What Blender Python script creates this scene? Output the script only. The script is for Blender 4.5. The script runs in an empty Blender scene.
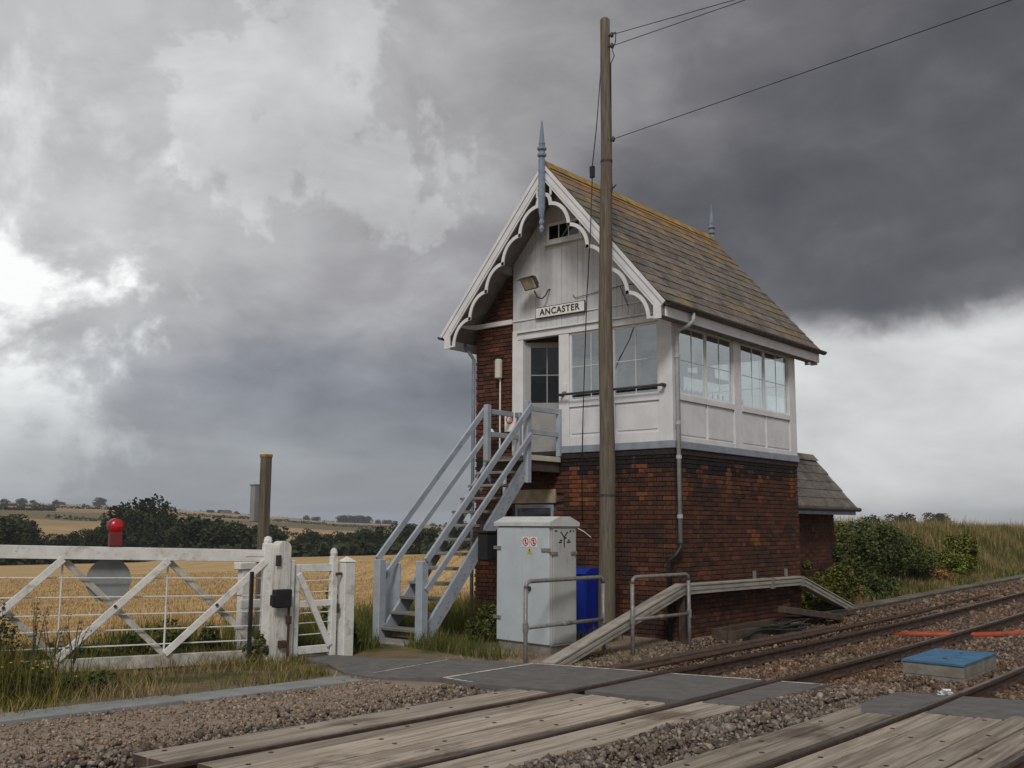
import bpy, math, random
import numpy as np
from mathutils import Vector, Matrix
R = random.Random(11)
NP = np.random.default_rng(11)
scene = bpy.context.scene
col = scene.collection

# ------------------------------------------------------------------ camera
FPX = 1018.0
YAW, PITCH, ROLL = math.radians(39.65), math.radians(7.89), math.radians(.26)
CAM = Vector((0, 0, 1.75))
_F = Vector((math.cos(PITCH) * math.cos(YAW), math.cos(PITCH) * math.sin(YAW), math.sin(PITCH)))
_Rt = Vector((math.sin(YAW), -math.cos(YAW), 0))
_U = _Rt.cross(_F)
_c, _s = math.cos(ROLL), math.sin(ROLL)
_Rt, _U = _c * _Rt + _s * _U, -_s * _Rt + _c * _U
cd = bpy.data.cameras.new('camera')
cam = bpy.data.objects.new('camera', cd)
col.objects.link(cam)
m = Matrix((_Rt, _U, -_F)).transposed().to_4x4()
m.translation = CAM
cam.matrix_world = m
cd.sensor_width = 36
cd.lens = FPX / 1024 * 36
cd.clip_start = .05
cd.clip_end = 9000
scene.camera = cam
scene.render.resolution_x, scene.render.resolution_y = 1024, 768

# ------------------------------------------------------------------ sky, sun, exposure
SUN_EL, SUN_AZ = math.radians(44), math.radians(212)      # azimuth of the sun measured from +X towards +Y
w = bpy.data.worlds.new('World')
scene.world = w
w.use_nodes = True


class NT:
    """small node-tree helper"""
    def __init__(s, tree):
        s.t = tree
        tree.nodes.clear()

    def n(s, kind, **kw):
        nd = s.t.nodes.new(kind)
        for k, v in kw.items():
            if k.startswith('_'):
                setattr(nd, k[1:], v)
        return nd

    def set(s, sock, v):
        if hasattr(v, 'is_linked') or isinstance(v, bpy.types.NodeSocket):
            s.t.links.new(v, sock)
        else:
            if sock.type == 'RGBA' and len(v) == 3:
                v = (*v, 1)
            sock.default_value = v

    def math(s, op, a, b=0.0, clamp=False):
        nd = s.n('ShaderNodeMath', _operation=op, _use_clamp=clamp)
        s.set(nd.inputs[0], a)
        s.set(nd.inputs[1], b)
        return nd.outputs[0]

    def vmath(s, op, a, b=(0, 0, 0)):
        nd = s.n('ShaderNodeVectorMath', _operation=op)
        s.set(nd.inputs[0], a)
        s.set(nd.inputs[1], b)
        return nd.outputs['Value'] if op in ('DOT_PRODUCT', 'LENGTH') else nd.outputs[0]

    def vscale(s, a, f):
        nd = s.n('ShaderNodeVectorMath', _operation='SCALE')
        s.set(nd.inputs[0], a)
        s.set(nd.inputs[3], f)
        return nd.outputs[0]

    def noise(s, vec, scale, detail=5, rough=.55, dist=0, color=False):
        nd = s.n('ShaderNodeTexNoise')
        s.set(nd.inputs['Vector'], vec)
        s.set(nd.inputs['Scale'], scale)
        nd.inputs['Detail'].default_value = detail
        nd.inputs['Roughness'].default_value = rough
        nd.inputs['Distortion'].default_value = dist
        return nd.outputs[1 if color else 0]

    def voronoi(s, vec, scale, out=0, feature='F1'):
        nd = s.n('ShaderNodeTexVoronoi', _feature=feature)
        s.set(nd.inputs['Vector'], vec)
        s.set(nd.inputs['Scale'], scale)
        return nd.outputs[out]

    def map(s, v, a, b, c=0., d=1., smooth=True):
        nd = s.n('ShaderNodeMapRange', _interpolation_type='SMOOTHSTEP' if smooth else 'LINEAR')
        for i, q in enumerate((v, a, b, c, d)):
            s.set(nd.inputs[i], q)
        return nd.outputs[0]

    def mix(s, f, a, b, mode='MIX'):
        nd = s.n('ShaderNodeMix', _data_type='RGBA', _blend_type=mode)
        s.set(nd.inputs[0], f)
        s.set(nd.inputs[6], a)
        s.set(nd.inputs[7], b)
        return nd.outputs[2]

    def ramp(s, f, stops):
        nd = s.n('ShaderNodeValToRGB')
        e = nd.color_ramp.elements
        while len(e) < len(stops):
            e.new(.5)
        for i, (p, c) in enumerate(stops):
            e[i].position = p
            e[i].color = (*c, 1)
        s.set(nd.inputs[0], f)
        return nd.outputs[0]

    def mapping(s, vec, rot=(0, 0, 0), scale=(1, 1, 1), loc=(0, 0, 0)):
        nd = s.n('ShaderNodeMapping')
        s.set(nd.inputs[0], vec)
        nd.inputs[1].default_value = loc
        nd.inputs[2].default_value = rot
        nd.inputs[3].default_value = scale
        return nd.outputs[0]


def build_sky():
    T = NT(w.node_tree)
    out = T.n('ShaderNodeOutputWorld')
    bg = T.n('ShaderNodeBackground')
    T.t.links.new(bg.outputs[0], out.inputs[0])
    bg.inputs[1].default_value = 0.1
    sky = T.n('ShaderNodeTexSky', _sky_type='NISHITA', _sun_disc=False)
    sky.sun_elevation = SUN_EL
    sky.sun_rotation = math.radians(90) - SUN_AZ
    d = T.n('ShaderNodeTexCoord').outputs['Generated']
    sep = T.n('ShaderNodeSeparateXYZ')
    T.set(sep.inputs[0], d)
    # the cloud deck is a flat layer overhead: project directions on it
    zz = T.math('ADD', T.math('MAXIMUM', sep.outputs[2], 0.0), .16)
    pl = T.n('ShaderNodeCombineXYZ')
    T.set(pl.inputs[0], T.math('DIVIDE', sep.outputs[0], zz))
    T.set(pl.inputs[1], T.math('DIVIDE', sep.outputs[1], zz))
    P = pl.outputs[0]
    big = T.noise(P, .55, 5, .5, .15)
    mid = T.noise(P, 1.6, 6, .52, .2)
    fine = T.noise(T.mapping(d, (0, 0, 0), (1, 1, 1.7)), 7, 9, .6, .35)
    # warped direction: ragged borders for the big cloud masses
    wv = T.vmath('SUBTRACT', T.noise(P, 1.1, 5, .5, .0, True), (.5, .5, .5))
    dw = T.vmath('ADD', d, T.vscale(wv, .16))
    dw2 = T.vmath('ADD', d, T.vscale(T.vmath('SUBTRACT', T.noise(d, 6, 7, .6, .2, True), (.5, .5, .5)), .10))
    # the deck thins out towards the left of the view and thickens into storm cloud on the right
    lat = T.vmath('DOT_PRODUCT', dw, (_Rt.x, _Rt.y, 0))
    val = T.math('SUBTRACT', .615, T.math('MULTIPLY', T.map(lat, -.36, .28), .235))
    val = T.math('ADD', val, T.math('MULTIPLY', T.math('SUBTRACT', big, .5), .06))
    val = T.math('ADD', val, T.math('MULTIPLY', T.math('SUBTRACT', mid, .5), .34))
    val = T.math('ADD', val, T.math('MULTIPLY', T.math('SUBTRACT', fine, .5), .40))
    # darker bank of cloud lying above the hills
    sw_ = T.n('ShaderNodeSeparateXYZ')
    T.set(sw_.inputs[0], dw2)
    bank = T.math('MULTIPLY', T.map(sw_.outputs[2], .035, .125), T.map(sw_.outputs[2], .215, .125))
    bank = T.math('MULTIPLY', bank, T.math('MULTIPLY', T.map(lat, -.44, -.24), T.map(lat, .25, .05)))
    val = T.math('SUBTRACT', val, T.math('MULTIPLY', bank, .22))

    def blob(v, b, r0, r1, amp, dd=dw):
        b = Vector(b).normalized()
        dt = T.vmath('DOT_PRODUCT', dd, tuple(b))
        k = T.map(dt, math.cos(math.radians(r1)), math.cos(math.radians(r0)))
        return T.math('ADD', v, T.math('MULTIPLY', k, amp))
    val = blob(val, (.345, .90, .245), 0, 10, .15, dw2)     # bright thin places
    val = blob(val, (.375, .92, .135), 0, 9, .28, dw2)
    val = blob(val, (.583, .717, .383), 0, 6, .09, dw2)
    val = blob(val, (.46, .72, .50), 0, 12, .03, dw2)
    val = blob(val, (.93, .30, .23), 4, 22, -.17)          # storm cloud over the roof
    val = blob(val, (.97, .10, .30), 8, 40, -.07)
    # clear pale gap under the storm cloud, low over the horizon to the right
    el = T.n('ShaderNodeSeparateXYZ')
    T.set(el.inputs[0], dw2)
    low = T.map(el.outputs[2], .205, .165)
    side = T.map(T.vmath('DOT_PRODUCT', dw, (_Rt.x, _Rt.y, 0)), .06, .22)
    gap = T.math('MULTIPLY', low, side)
    pale = T.math('ADD', .74, T.math('MULTIPLY', T.math('SUBTRACT', T.noise(T.mapping(d, (0, 0, 0), (1, 1, 2.2)), 7, 6, .55, .3), .5), .5))
    val = T.math('ADD', T.math('MULTIPLY', val, T.math('SUBTRACT', 1, gap)), T.math('MULTIPLY', pale, gap))
    clouds = T.ramp(val, [(0.0, (.43, .42, .46)), (.15, (.78, .76, .80)), (.30, (1.36, 1.32, 1.36)), (.5, (2.85, 2.79, 2.84)),
                          (.72, (4.9, 4.95, 4.95)), (.92, (7.3, 7.4, 7.3)), (1.0, (8.2, 8.3, 8.2))])
    # blue-grey rain veil near the horizon at the left
    veil = T.math('MULTIPLY', T.map(sep.outputs[2], .17, .03), T.math('SUBTRACT', 1, side))
    rain = T.map(T.vmath('DOT_PRODUCT', dw, tuple(Vector((.62, .78, .07)).normalized())), math.cos(math.radians(34)), math.cos(math.radians(8)))
    clouds = T.mix(T.math('MULTIPLY', bank, .9), clouds, T.mix(1., clouds, (.91, .97, 1.08), 'MULTIPLY'))
    clouds = T.mix(T.math('MULTIPLY', T.math('MULTIPLY', veil, rain), .62), clouds, (1.55, 1.80, 2.10))
    T.set(bg.inputs[0], T.mix(.04, clouds, sky.outputs[0]))


build_sky()
sd = bpy.data.lights.new('sun', 'SUN')
sd.energy = 1.45
sd.angle = math.radians(14)
sd.color = (1, .965, .92)
sun = bpy.data.objects.new('sun', sd)
col.objects.link(sun)
sun.rotation_euler = Vector((math.cos(SUN_EL) * math.cos(SUN_AZ), math.cos(SUN_EL) * math.sin(SUN_AZ), math.sin(SUN_EL))).to_track_quat('Z', 'Y').to_euler()
scene.view_settings.view_transform = 'Standard'
scene.view_settings.look = 'None'
scene.view_settings.exposure = 0.36
scene.view_settings.gamma = 1.0
cy = scene.cycles
cy.max_bounces, cy.diffuse_bounces, cy.glossy_bounces, cy.transmission_bounces, cy.transparent_max_bounces, cy.volume_bounces = 6, 3, 3, 4, 8, 0


# ------------------------------------------------------------------ materials
MATS = {}


def mat(name, c1, c2=None, scale=4., rough=.75, bump=0., bscale=60., stretch=(1, 1, 1), rot=(0, 0, 0), dirt=None, attr=None, rnd=0., metal=0., spec=.35, detail=6, lo=.35, hi=.65, rvar=.1, zl=None):
    """weathered procedural surface: two colours mixed by noise, optional stains (dirt), per-face colour (attr), per-object shift (rnd)"""
    mt = bpy.data.materials.new(name)
    mt.use_nodes = True
    T = NT(mt.node_tree)
    out = T.n('ShaderNodeOutputMaterial')
    b = T.n('ShaderNodeBsdfPrincipled')
    T.t.links.new(b.outputs[0], out.inputs[0])
    pos = T.n('ShaderNodeNewGeometry').outputs['Position']
    v = T.mapping(pos, rot, stretch) if stretch != (1, 1, 1) or rot != (0, 0, 0) else pos
    nz = T.noise(v, scale, detail, .6, .1)
    c2 = c2 or tuple(q * .75 for q in c1)
    c = T.mix(T.map(nz, lo, hi), c1, c2)
    if attr:
        a = T.n('ShaderNodeAttribute', _attribute_name=attr)
        c = T.mix(1., c, a.outputs['Color'], 'MULTIPLY')
    if dirt:
        for (dc, amt, dsc, dst, l2, h2) in dirt:
            dn = T.noise(T.mapping(pos, (0, 0, 0), dst), dsc, 6, .65, .2)
            c = T.mix(T.math('MULTIPLY', T.map(dn, l2, h2), amt), c, dc)
    if zl:                                   # lichen that thickens with height (towards a ridge)
        sz = T.n('ShaderNodeSeparateXYZ')
        T.set(sz.inputs[0], pos)
        hz = T.map(sz.outputs[2], zl[0], zl[1], -.18, .30, False)
        k = T.map(T.math('ADD', T.noise(pos, 3.2, 7, .7, .3), hz), .56, .72)
        c = T.mix(T.math('MULTIPLY', k, zl[3]), c, zl[2])
    if rnd:
        oi = T.n('ShaderNodeObjectInfo').outputs['Random']
        hs = T.n('ShaderNodeHueSaturation')
        T.set(hs.inputs['Value'], T.map(oi, 0, 1, 1 - rnd, 1 + rnd, False))
        T.set(hs.inputs['Color'], c)
        c = hs.outputs[0]
    T.set(b.inputs['Base Color'], c)
    b.inputs['Metallic'].default_value = metal
    b.inputs['Specular IOR Level'].default_value = spec
    T.set(b.inputs['Roughness'], T.map(nz, .3, .7, max(.05, rough - rvar), min(1, rough + rvar)))
    if bump:
        bp = T.n('ShaderNodeBump')
        bp.inputs['Strength'].default_value = bump
        bp.inputs['Distance'].default_value = .02
        T.set(bp.inputs['Height'], T.noise(v, bscale, 5, .6))
        T.t.links.new(bp.outputs[0], b.inputs['Normal'])
    MATS[name] = mt
    return mt


GR = (.16, .15, .13)
GREENISH = (.20, .21, .15)
mat('white_paint', (.70, .70, .71), (.62, .62, .63), 3, .55, .08, 40, dirt=[((.40, .385, .36), .30, 2.2, (3, 3, .5), .56, .78), ((.42, .40, .37), .18, 11, (1, 1, 1), .58, .72)])
mat('cladding_paint', (.56, .565, .585), (.50, .505, .52), 3, .55, .08, 40, dirt=[((.34, .33, .32), .30, 2.2, (3, 3, .5), .56, .78)])
mat('gate_white', (.72, .71, .68), (.62, .61, .57), 6, .6, .1, 50, dirt=[((.28, .26, .21), .6, 5, (1, 1, 1), .54, .70), ((.30, .29, .22), .5, 22, (1, 1, 1), .58, .68)])
mat('gate_weathered', (.52, .50, .45), (.36, .34, .29), 6, .7, .2, 30, dirt=[((.20, .18, .14), .65, 4, (1, 1, 1), .50, .66), ((.22, .21, .15), .5, 18, (1, 1, 1), .56, .66)])
mat('post_white', (.66, .65, .61), (.52, .50, .45), 4, .7, .35, 12, stretch=(8, 8, .5), dirt=[((.24, .21, .16), .7, 3, (3, 3, .5), .52, .66), ((.20, .18, .14), .5, 20, (1, 1, .4), .58, .66)])
mat('stair_paint', (.35, .385, .425), (.29, .32, .36), 5, .6, .1, 50, rnd=.06, dirt=[((.20, .20, .20), .5, 6, (1, 1, 1), .55, .7), ((.45, .47, .49), .4, 14, (1, 1, 1), .6, .7)])
mat('sill_paint', (.27, .30, .34), (.22, .245, .28), 6, .6, .1, 40, dirt=[((.12, .12, .12), .5, 7, (1, 1, 2), .55, .7)])
mat('finial_paint', (.21, .265, .33), (.16, .20, .25), 9, .55, .05, 50)
mat('brick', (1, 1, 1), (.74, .72, .72), 26, .88, .25, 120, attr='tint', spec=.2, dirt=[((.030, .023, .021), .75, 1.3, (1, 1, .8), .48, .66), ((.32, .25, .20), .30, 3.2, (1, 1, .45), .62, .74)])
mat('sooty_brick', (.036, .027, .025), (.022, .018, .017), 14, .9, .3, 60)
mat('mortar', (.105, .082, .068), (.06, .048, .042), 9, .95, .3, 90)
mat('brick_far', (.20, .07, .045), (.11, .04, .03), 14, .9, .3, 40)
mat('stone', (.40, .33, .22), (.30, .24, .16), 7, .85, .2, 60, dirt=[((.10, .08, .06), .6, 4, (1, 1, 1), .55, .7)])
mat('slate', (.185, .152, .128), (.105, .090, .082), 7, .72, .25, 45, rnd=.24, spec=.4, zl=(6.4, 8.3, (.30, .165, .05), .8),
    dirt=[((.24, .17, .06), .7, 1.25, (.7, 1.2, 1.2), .51, .64), ((.115, .12, .045), .65, 2.3, (.8, 1, 1), .53, .66), ((.30, .28, .24), .4, 30, (1, 1, 1), .6, .68)])
mat('ridge_tile', (.30, .19, .06), (.20, .10, .045), 5, .9, .4, 30, dirt=[((.36, .26, .05), .8, 4, (1, 1, 1), .48, .6)])
mat('hut_slate', (.165, .142, .122), (.11, .096, .086), 7, .75, .2, 45, rnd=.22, dirt=[((.20, .17, .08), .5, 2, (1, 1, 1), .55, .7)])
mat('gutter', (.075, .062, .055), (.05, .042, .04), 8, .5, .05, 40)
mat('soffit', (.26, .24, .215), (.18, .165, .15), 5, .8, .1, 40)
mat('grey_pipe', (.43, .44, .45), (.36, .365, .37), 9, .5, .05, 40)
mat('black', (.012, .012, .013), (.02, .02, .02), 9, .5)
mat('dark_metal', (.035, .034, .034), (.06, .05, .045), 20, .55, .15, 60)
mat('rust', (.085, .045, .028), (.05, .03, .022), 16, .85, .3, 60)
mat('rail_side', (.085, .050, .034), (.052, .034, .026), 10, .85, .25, 60)
mat('rail_top', (.20, .17, .15), (.12, .09, .075), 9, .38, .05, 60, stretch=(.2, 3, 1), metal=.75)
mat('pole_wood', (.165, .138, .105), (.095, .078, .06), 5, .9, .45, 14, stretch=(9, 9, .5), dirt=[((.13, .14, .075), .5, 1.2, (1, 1, .5), .5, .7)])
mat('post_wood', (.15, .125, .095), (.085, .07, .055), 5, .9, .45, 14, stretch=(9, 9, .5))
mat('tread_wood', (.24, .225, .205), (.14, .125, .11), 5, .85, .3, 20, stretch=(5, .6, 5), rnd=.15)
mat('lichen', (.34, .20, .03), (.20, .15, .06), 14, .95, .4, 60)
mat('deck_wood', (.43, .372, .30), (.25, .203, .157), 2.6, .85, .6, 14, stretch=(.35, 7, 7), rnd=.26, dirt=[((.10, .07, .05), .75, 1.1, (.6, 1.2, 1), .52, .66), ((.085, .07, .055), .7, 13, (.6, 1.4, 1), .64, .70)])
mat('plank_dark', (.10, .07, .05), (.06, .045, .035), 5, .9, .4, 20)
mat('asphalt', (.150, .142, .136), (.115, .108, .103), 5, .9, .5, 160, dirt=[((.15, .135, .115), .5, 2.2, (1, 1, 1), .52, .72)])
mat('line_paint', (.62, .58, .50), (.40, .37, .31), 8, .8, .1, 60, dirt=[((.12, .11, .10), .85, 9, (1, 1, 1), .52, .62)])
mat('concrete', (.26, .24, .205), (.18, .162, .135), 5, .9, .3, 60, dirt=[((.12, .11, .09), .5, 3, (1, 1, 1), .52, .7)])
mat('trough_lid', (.17, .145, .115), (.11, .092, .072), 3, .9, .3, 60, rnd=.2, dirt=[((.08, .065, .05), .6, 3, (1, 1, 1), .52, .7)])
mat('slab', (.255, .265, .26), (.20, .21, .205), 3, .9, .25, 70, dirt=[((.24, .20, .15), .6, 2.5, (1, 1, 1), .55, .7), ((.13, .13, .12), .4, 9, (1, 1, 1), .55, .68)])
mat('trunking', (.36, .335, .29), (.27, .245, .205), 4, .85, .2, 50, stretch=(.6, 3, 3), dirt=[((.15, .13, .11), .5, 3, (1, 1, 1), .55, .7)])
mat('cabinet', (.47, .52, .55), (.43, .47, .495), 2.4, .5, .05, 30, dirt=[((.34, .33, .30), .3, 2, (2, 2, .6), .55, .75)])
mat('cabinet_roof', (.52, .53, .52), (.44, .45, .44), 5, .6, .05, 40)
mat('cabinet_side', (.41, .41, .39), (.35, .35, .33), 2.4, .55, .05, 30, dirt=[((.24, .21, .17), .55, 2, (2, 2, .6), .55, .75)])
mat('galv', (.26, .25, .235), (.19, .175, .16), 14, .5, .1, 50, metal=.3, dirt=[((.13, .08, .05), .5, 9, (1, 1, 1), .58, .7)])
mat('blue_plastic', (.008, .03, .30), (.006, .024, .24), 3, .45)
mat('blue_lid', (.06, .175, .30), (.045, .13, .23), 6, .7, .15, 60, dirt=[((.16, .15, .13), .5, 6, (1, 1, 1), .58, .7)])
mat('orange_pipe', (.42, .075, .028), (.30, .055, .024), 6, .55)
mat('red', (.55, .012, .012), (.42, .01, .01), 12, .25, spec=.6)
mat('lamp_body', (.20, .022, .03), (.15, .03, .035), 6, .4)
mat('disc_grey', (.25, .26, .26), (.20, .21, .21), 4, .7)
mat('sign_white', (.76, .755, .73), (.68, .67, .64), 9, .5)
mat('ink', (.02, .02, .022), (.03, .03, .03), 9, .6)
mat('sign_red', (.5, .03, .02), (.4, .03, .02), 9, .6)
mat('sign_yellow', (.55, .40, .05), (.5, .35, .05), 9, .6)
mat('cream', (.60, .57, .47), (.52, .48, .38), 4, .5)
mat('interior_wall', (.50, .46, .38), (.42, .38, .31), 2, .9)
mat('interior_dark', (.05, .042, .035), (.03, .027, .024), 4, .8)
mat('door_paint', (.32, .315, .305), (.27, .265, .255), 4, .6, .05, 40)
mat('reflector', (.62, .60, .52), (.40, .38, .30), 9, .25)
mat('straw', (.37, .27, .135), (.28, .19, .09), 3, .9, attr='tint')
mat('grass', (.088, .098, .030), (.064, .076, .023), 3, .8, attr='tint', spec=.2)
mat('weed', (.062, .078, .027), (.044, .058, .02), 4, .7, attr='tint', spec=.25)
mat('dry_grass', (.31, .24, .13), (.205, .155, .08), 3, .9, attr='tint', spec=.15)
mat('ivy', (.056, .068, .024), (.038, .048, .017), 3, .6, attr='tint', spec=.3)
mat('leaf_far', (.042, .052, .022), (.028, .037, .016), .6, .8, attr='tint', spec=.15)
mat('bark', (.06, .045, .035), (.04, .03, .024), 4, .95, .4, 20)
mat('flower', (.55, .38, .02), (.45, .3, .02), 9, .7)
mat('stones', (1, 1, 1), (.72, .70, .68), 30, .9, .2, 90, attr='tint', spec=.25)
mat('litter', (.72, .72, .72), (.6, .6, .62), 9, .6)
mat('roof_red', (.12, .085, .075), (.09, .07, .065), .5, .9)


def glass_mat(name, refl, tint):
    mt = bpy.data.materials.new(name)
    mt.use_nodes = True
    T = NT(mt.node_tree)
    out = T.n('ShaderNodeOutputMaterial')
    pos = T.n('ShaderNodeNewGeometry').outputs['Position']
    bp = T.n('ShaderNodeBump')
    bp.inputs['Strength'].default_value = .16
    bp.inputs['Distance'].default_value = .05
    T.set(bp.inputs['Height'], T.noise(pos, 1.7, 2, .5))
    gl = T.n('ShaderNodeBsdfGlossy')
    gl.inputs['Roughness'].default_value = .03
    gl.inputs['Color'].default_value = (.90, .95, .96, 1)
    T.t.links.new(bp.outputs[0], gl.inputs['Normal'])
    tr = T.n('ShaderNodeBsdfTransparent')
    tr.inputs['Color'].default_value = (*tint, 1)
    fr = T.n('ShaderNodeFresnel')
    fr.inputs['IOR'].default_value = 1.5
    f = T.math('ADD', T.math('MULTIPLY', fr.outputs[0], 1.6), refl, True)
    # reflect on the outer face only; the inner face of the pane just lets light through
    f = T.math('MULTIPLY', f, T.math('SUBTRACT', 1, T.n('ShaderNodeNewGeometry').outputs['Backfacing']))
    mx = T.n('ShaderNodeMixShader')
    T.set(mx.inputs[0], f)
    T.t.links.new(tr.outputs[0], mx.inputs[1])
    T.t.links.new(gl.outputs[0], mx.inputs[2])
    T.t.links.new(mx.outputs[0], out.inputs[0])
    MATS[name] = mt


glass_mat('glass', .29, (.86, .90, .90))
glass_mat('glass_dark', .0, (.35, .37, .35))


# ------------------------------------------------------------------ mesh helpers
class MB:
    def __init__(s):
        s.v, s.f, s.tint = [], [], []

    def add(s, vs, fs, tint=None):
        n = len(s.v)
        s.v += [tuple(q) for q in vs]
        s.f += [tuple(i + n for i in f) for f in fs]
        if tint is not None:
            s.tint += [tint] * len(fs)
        return s

    def hexa(s, o, ax, ay, az, c=0., tint=None):
        """box centred at o with half-axis vectors ax, ay, az, edges chamfered by c"""
        o, A = Vector(o), [Vector(ax), Vector(ay), Vector(az)]
        L = [a.length for a in A]
        U = [a / l for a, l in zip(A, L)]
        c = min(c, min(L) * .45)
        vs, fs, ix = [], [], {}
        sg = (-1, 1)
        if c <= 0:
            for i in sg:
                for j in sg:
                    for k in sg:
                        ix[i, j, k] = len(vs)
                        vs.append(o + A[0] * i + A[1] * j + A[2] * k)
            fs = [[ix[i, -1, -1], ix[i, 1, -1], ix[i, 1, 1], ix[i, -1, 1]] for i in sg] + \
                 [[ix[-1, i, -1], ix[1, i, -1], ix[1, i, 1], ix[-1, i, 1]] for i in sg] + \
                 [[ix[-1, -1, i], ix[1, -1, i], ix[1, 1, i], ix[-1, 1, i]] for i in sg]
        else:
            for i in sg:
                for j in sg:
                    for k in sg:
                        for a in range(3):
                            q = o.copy()
                            for b, sgn in enumerate((i, j, k)):
                                q += U[b] * sgn * (L[b] if b == a else L[b] - c)
                            ix[i, j, k, a] = len(vs)
                            vs.append(q)
            for a in range(3):
                for si in sg:
                    ring = []
                    for (p, q) in ((-1, -1), (1, -1), (1, 1), (-1, 1)):
                        t = [0, 0, 0]
                        t[a] = si
                        t[(a + 1) % 3] = p
                        t[(a + 2) % 3] = q
                        ring.append(ix[(*t, a)])
                    fs.append(ring)
            for a in range(3):
                b, d = (a + 1) % 3, (a + 2) % 3
                for p in sg:
                    for q in sg:
                        t0, t1 = [0] * 3, [0] * 3
                        t0[a], t1[a] = -1, 1
                        t0[b] = t1[b] = p
                        t0[d] = t1[d] = q
                        fs.append([ix[(*t0, b)], ix[(*t1, b)], ix[(*t1, d)], ix[(*t0, d)]])
            for i in sg:
                for j in sg:
                    for k in sg:
                        fs.append([ix[i, j, k, 0], ix[i, j, k, 1], ix[i, j, k, 2]])
        for f in fs:
            p = [vs[i] for i in f]
            n = (p[1] - p[0]).cross(p[2] - p[1])
            if n.dot(sum(p, Vector()) / len(p) - o) < 0:
                f.reverse()
        return s.add(vs, fs, tint)

    def box(s, x0, x1, y0, y1, z0, z1, c=.004, tint=None):
        return s.hexa(((x0 + x1) / 2, (y0 + y1) / 2, (z0 + z1) / 2), (abs(x1 - x0) / 2, 0, 0), (0, abs(y1 - y0) / 2, 0), (0, 0, abs(z1 - z0) / 2), c, tint)

    def beam(s, p, q, wd, ht, up=(0, 0, 1), c=.004, tint=None):
        p, q, up = Vector(p), Vector(q), Vector(up)
        d = q - p
        side = d.cross(up).normalized()
        u = side.cross(d).normalized()
        return s.hexa((p + q) / 2, d / 2, side * wd / 2, u * ht / 2, c, tint)

    def tube(s, pts, r, n=8, caps=True, tint=None):
        pts = [Vector(p) for p in pts]
        rs = r if isinstance(r, (list, tuple)) else [r] * len(pts)
        vs, fs = [], []
        prev = None
        for i, p in enumerate(pts):
            d = (pts[min(i + 1, len(pts) - 1)] - pts[max(i - 1, 0)]).normalized()
            if prev is None:
                a = d.cross(Vector((0, 0, 1)) if abs(d.z) < .9 else Vector((1, 0, 0))).normalized()
            else:
                a = (prev - d * prev.dot(d)).normalized()
            prev = a
            b = d.cross(a)
            for k in range(n):
                t = 2 * math.pi * k / n
                vs.append(p + (a * math.cos(t) + b * math.sin(t)) * rs[i])
        for i in range(len(pts) - 1):
            for k in range(n):
                fs.append((i * n + k, i * n + (k + 1) % n, (i + 1) * n + (k + 1) % n, (i + 1) * n + k))
        if caps:
            fs.append(tuple(reversed(range(n))))
            fs.append(tuple((len(pts) - 1) * n + k for k in range(n)))
        return s.add(vs, fs, tint)

    def lathe(s, prof, o, n=12, tint=None):
        return s.tube([(o[0], o[1], o[2] + z) for r, z in prof], [r for r, z in prof], n, True, tint)

    def prism(s, poly, o, ex, ey, ez):
        """2D polygon in (ex, ey) extruded by vector ez from o (caps kept as ngons)"""
        o, ex, ey, ez = map(Vector, (o, ex, ey, ez))
        n = len(poly)
        vs = [o + ex * a + ey * b for a, b in poly] + [o + ex * a + ey * b + ez for a, b in poly]
        fs = [tuple(range(n)), tuple(reversed(range(n, 2 * n)))] + [(i, i + n, (i + 1) % n + n, (i + 1) % n) for i in range(n)]
        return s.add(vs, fs)

    def strip(s, inner, outer, o, ex, ey, ez):
        """band between two matching 2D polylines, extruded"""
        o, ex, ey, ez = map(Vector, (o, ex, ey, ez))
        n = len(inner)
        g = lambda p: o + ex * p[0] + ey * p[1]
        vs = [g(p) for p in inner] + [g(p) for p in outer] + [g(p) + ez for p in inner] + [g(p) + ez for p in outer]
        fs = []
        for i in range(n - 1):
            a, b, c2, d = i, i + 1, n + i + 1, n + i
            fs += [(a, b, c2, d), (a + 2 * n, d + 2 * n, c2 + 2 * n, b + 2 * n), (a, a + 2 * n, b + 2 * n, b), (d, c2, c2 + 2 * n, d + 2 * n)]
        fs += [(0, n, 3 * n, 2 * n), (n - 1, 3 * n - 1, 4 * n - 1, 2 * n - 1)]
        return s.add(vs, fs)


def wloc(o):
    v = Vector((0, 0, 0))
    while o:
        v += o.location
        o = o.parent
    return v


def tag(o, label=None, cat=None, group=None, kind=None):
    if label:
        o['label'] = label
    if cat:
        o['category'] = cat
    if group:
        o['group'] = group
    if kind:
        o['kind'] = kind
    return o


def mesh_of(name, mb, mtl, off=(0, 0, 0), smooth=False):
    me = bpy.data.meshes.new(name)
    ox, oy, oz = off
    me.from_pydata([(a - ox, b - oy, c - oz) for a, b, c in mb.v], [], mb.f)
    me.materials.append(MATS[mtl])
    if mb.tint and len(mb.tint) == len(mb.f):
        at = me.attributes.new('tint', 'FLOAT_COLOR', 'FACE')
        at.data.foreach_set('color', np.array([(*t, 1) for t in mb.tint], dtype=np.float32).ravel())
    if smooth:
        me.polygons.foreach_set('use_smooth', [True] * len(me.polygons))
    me.update()
    return me


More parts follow.
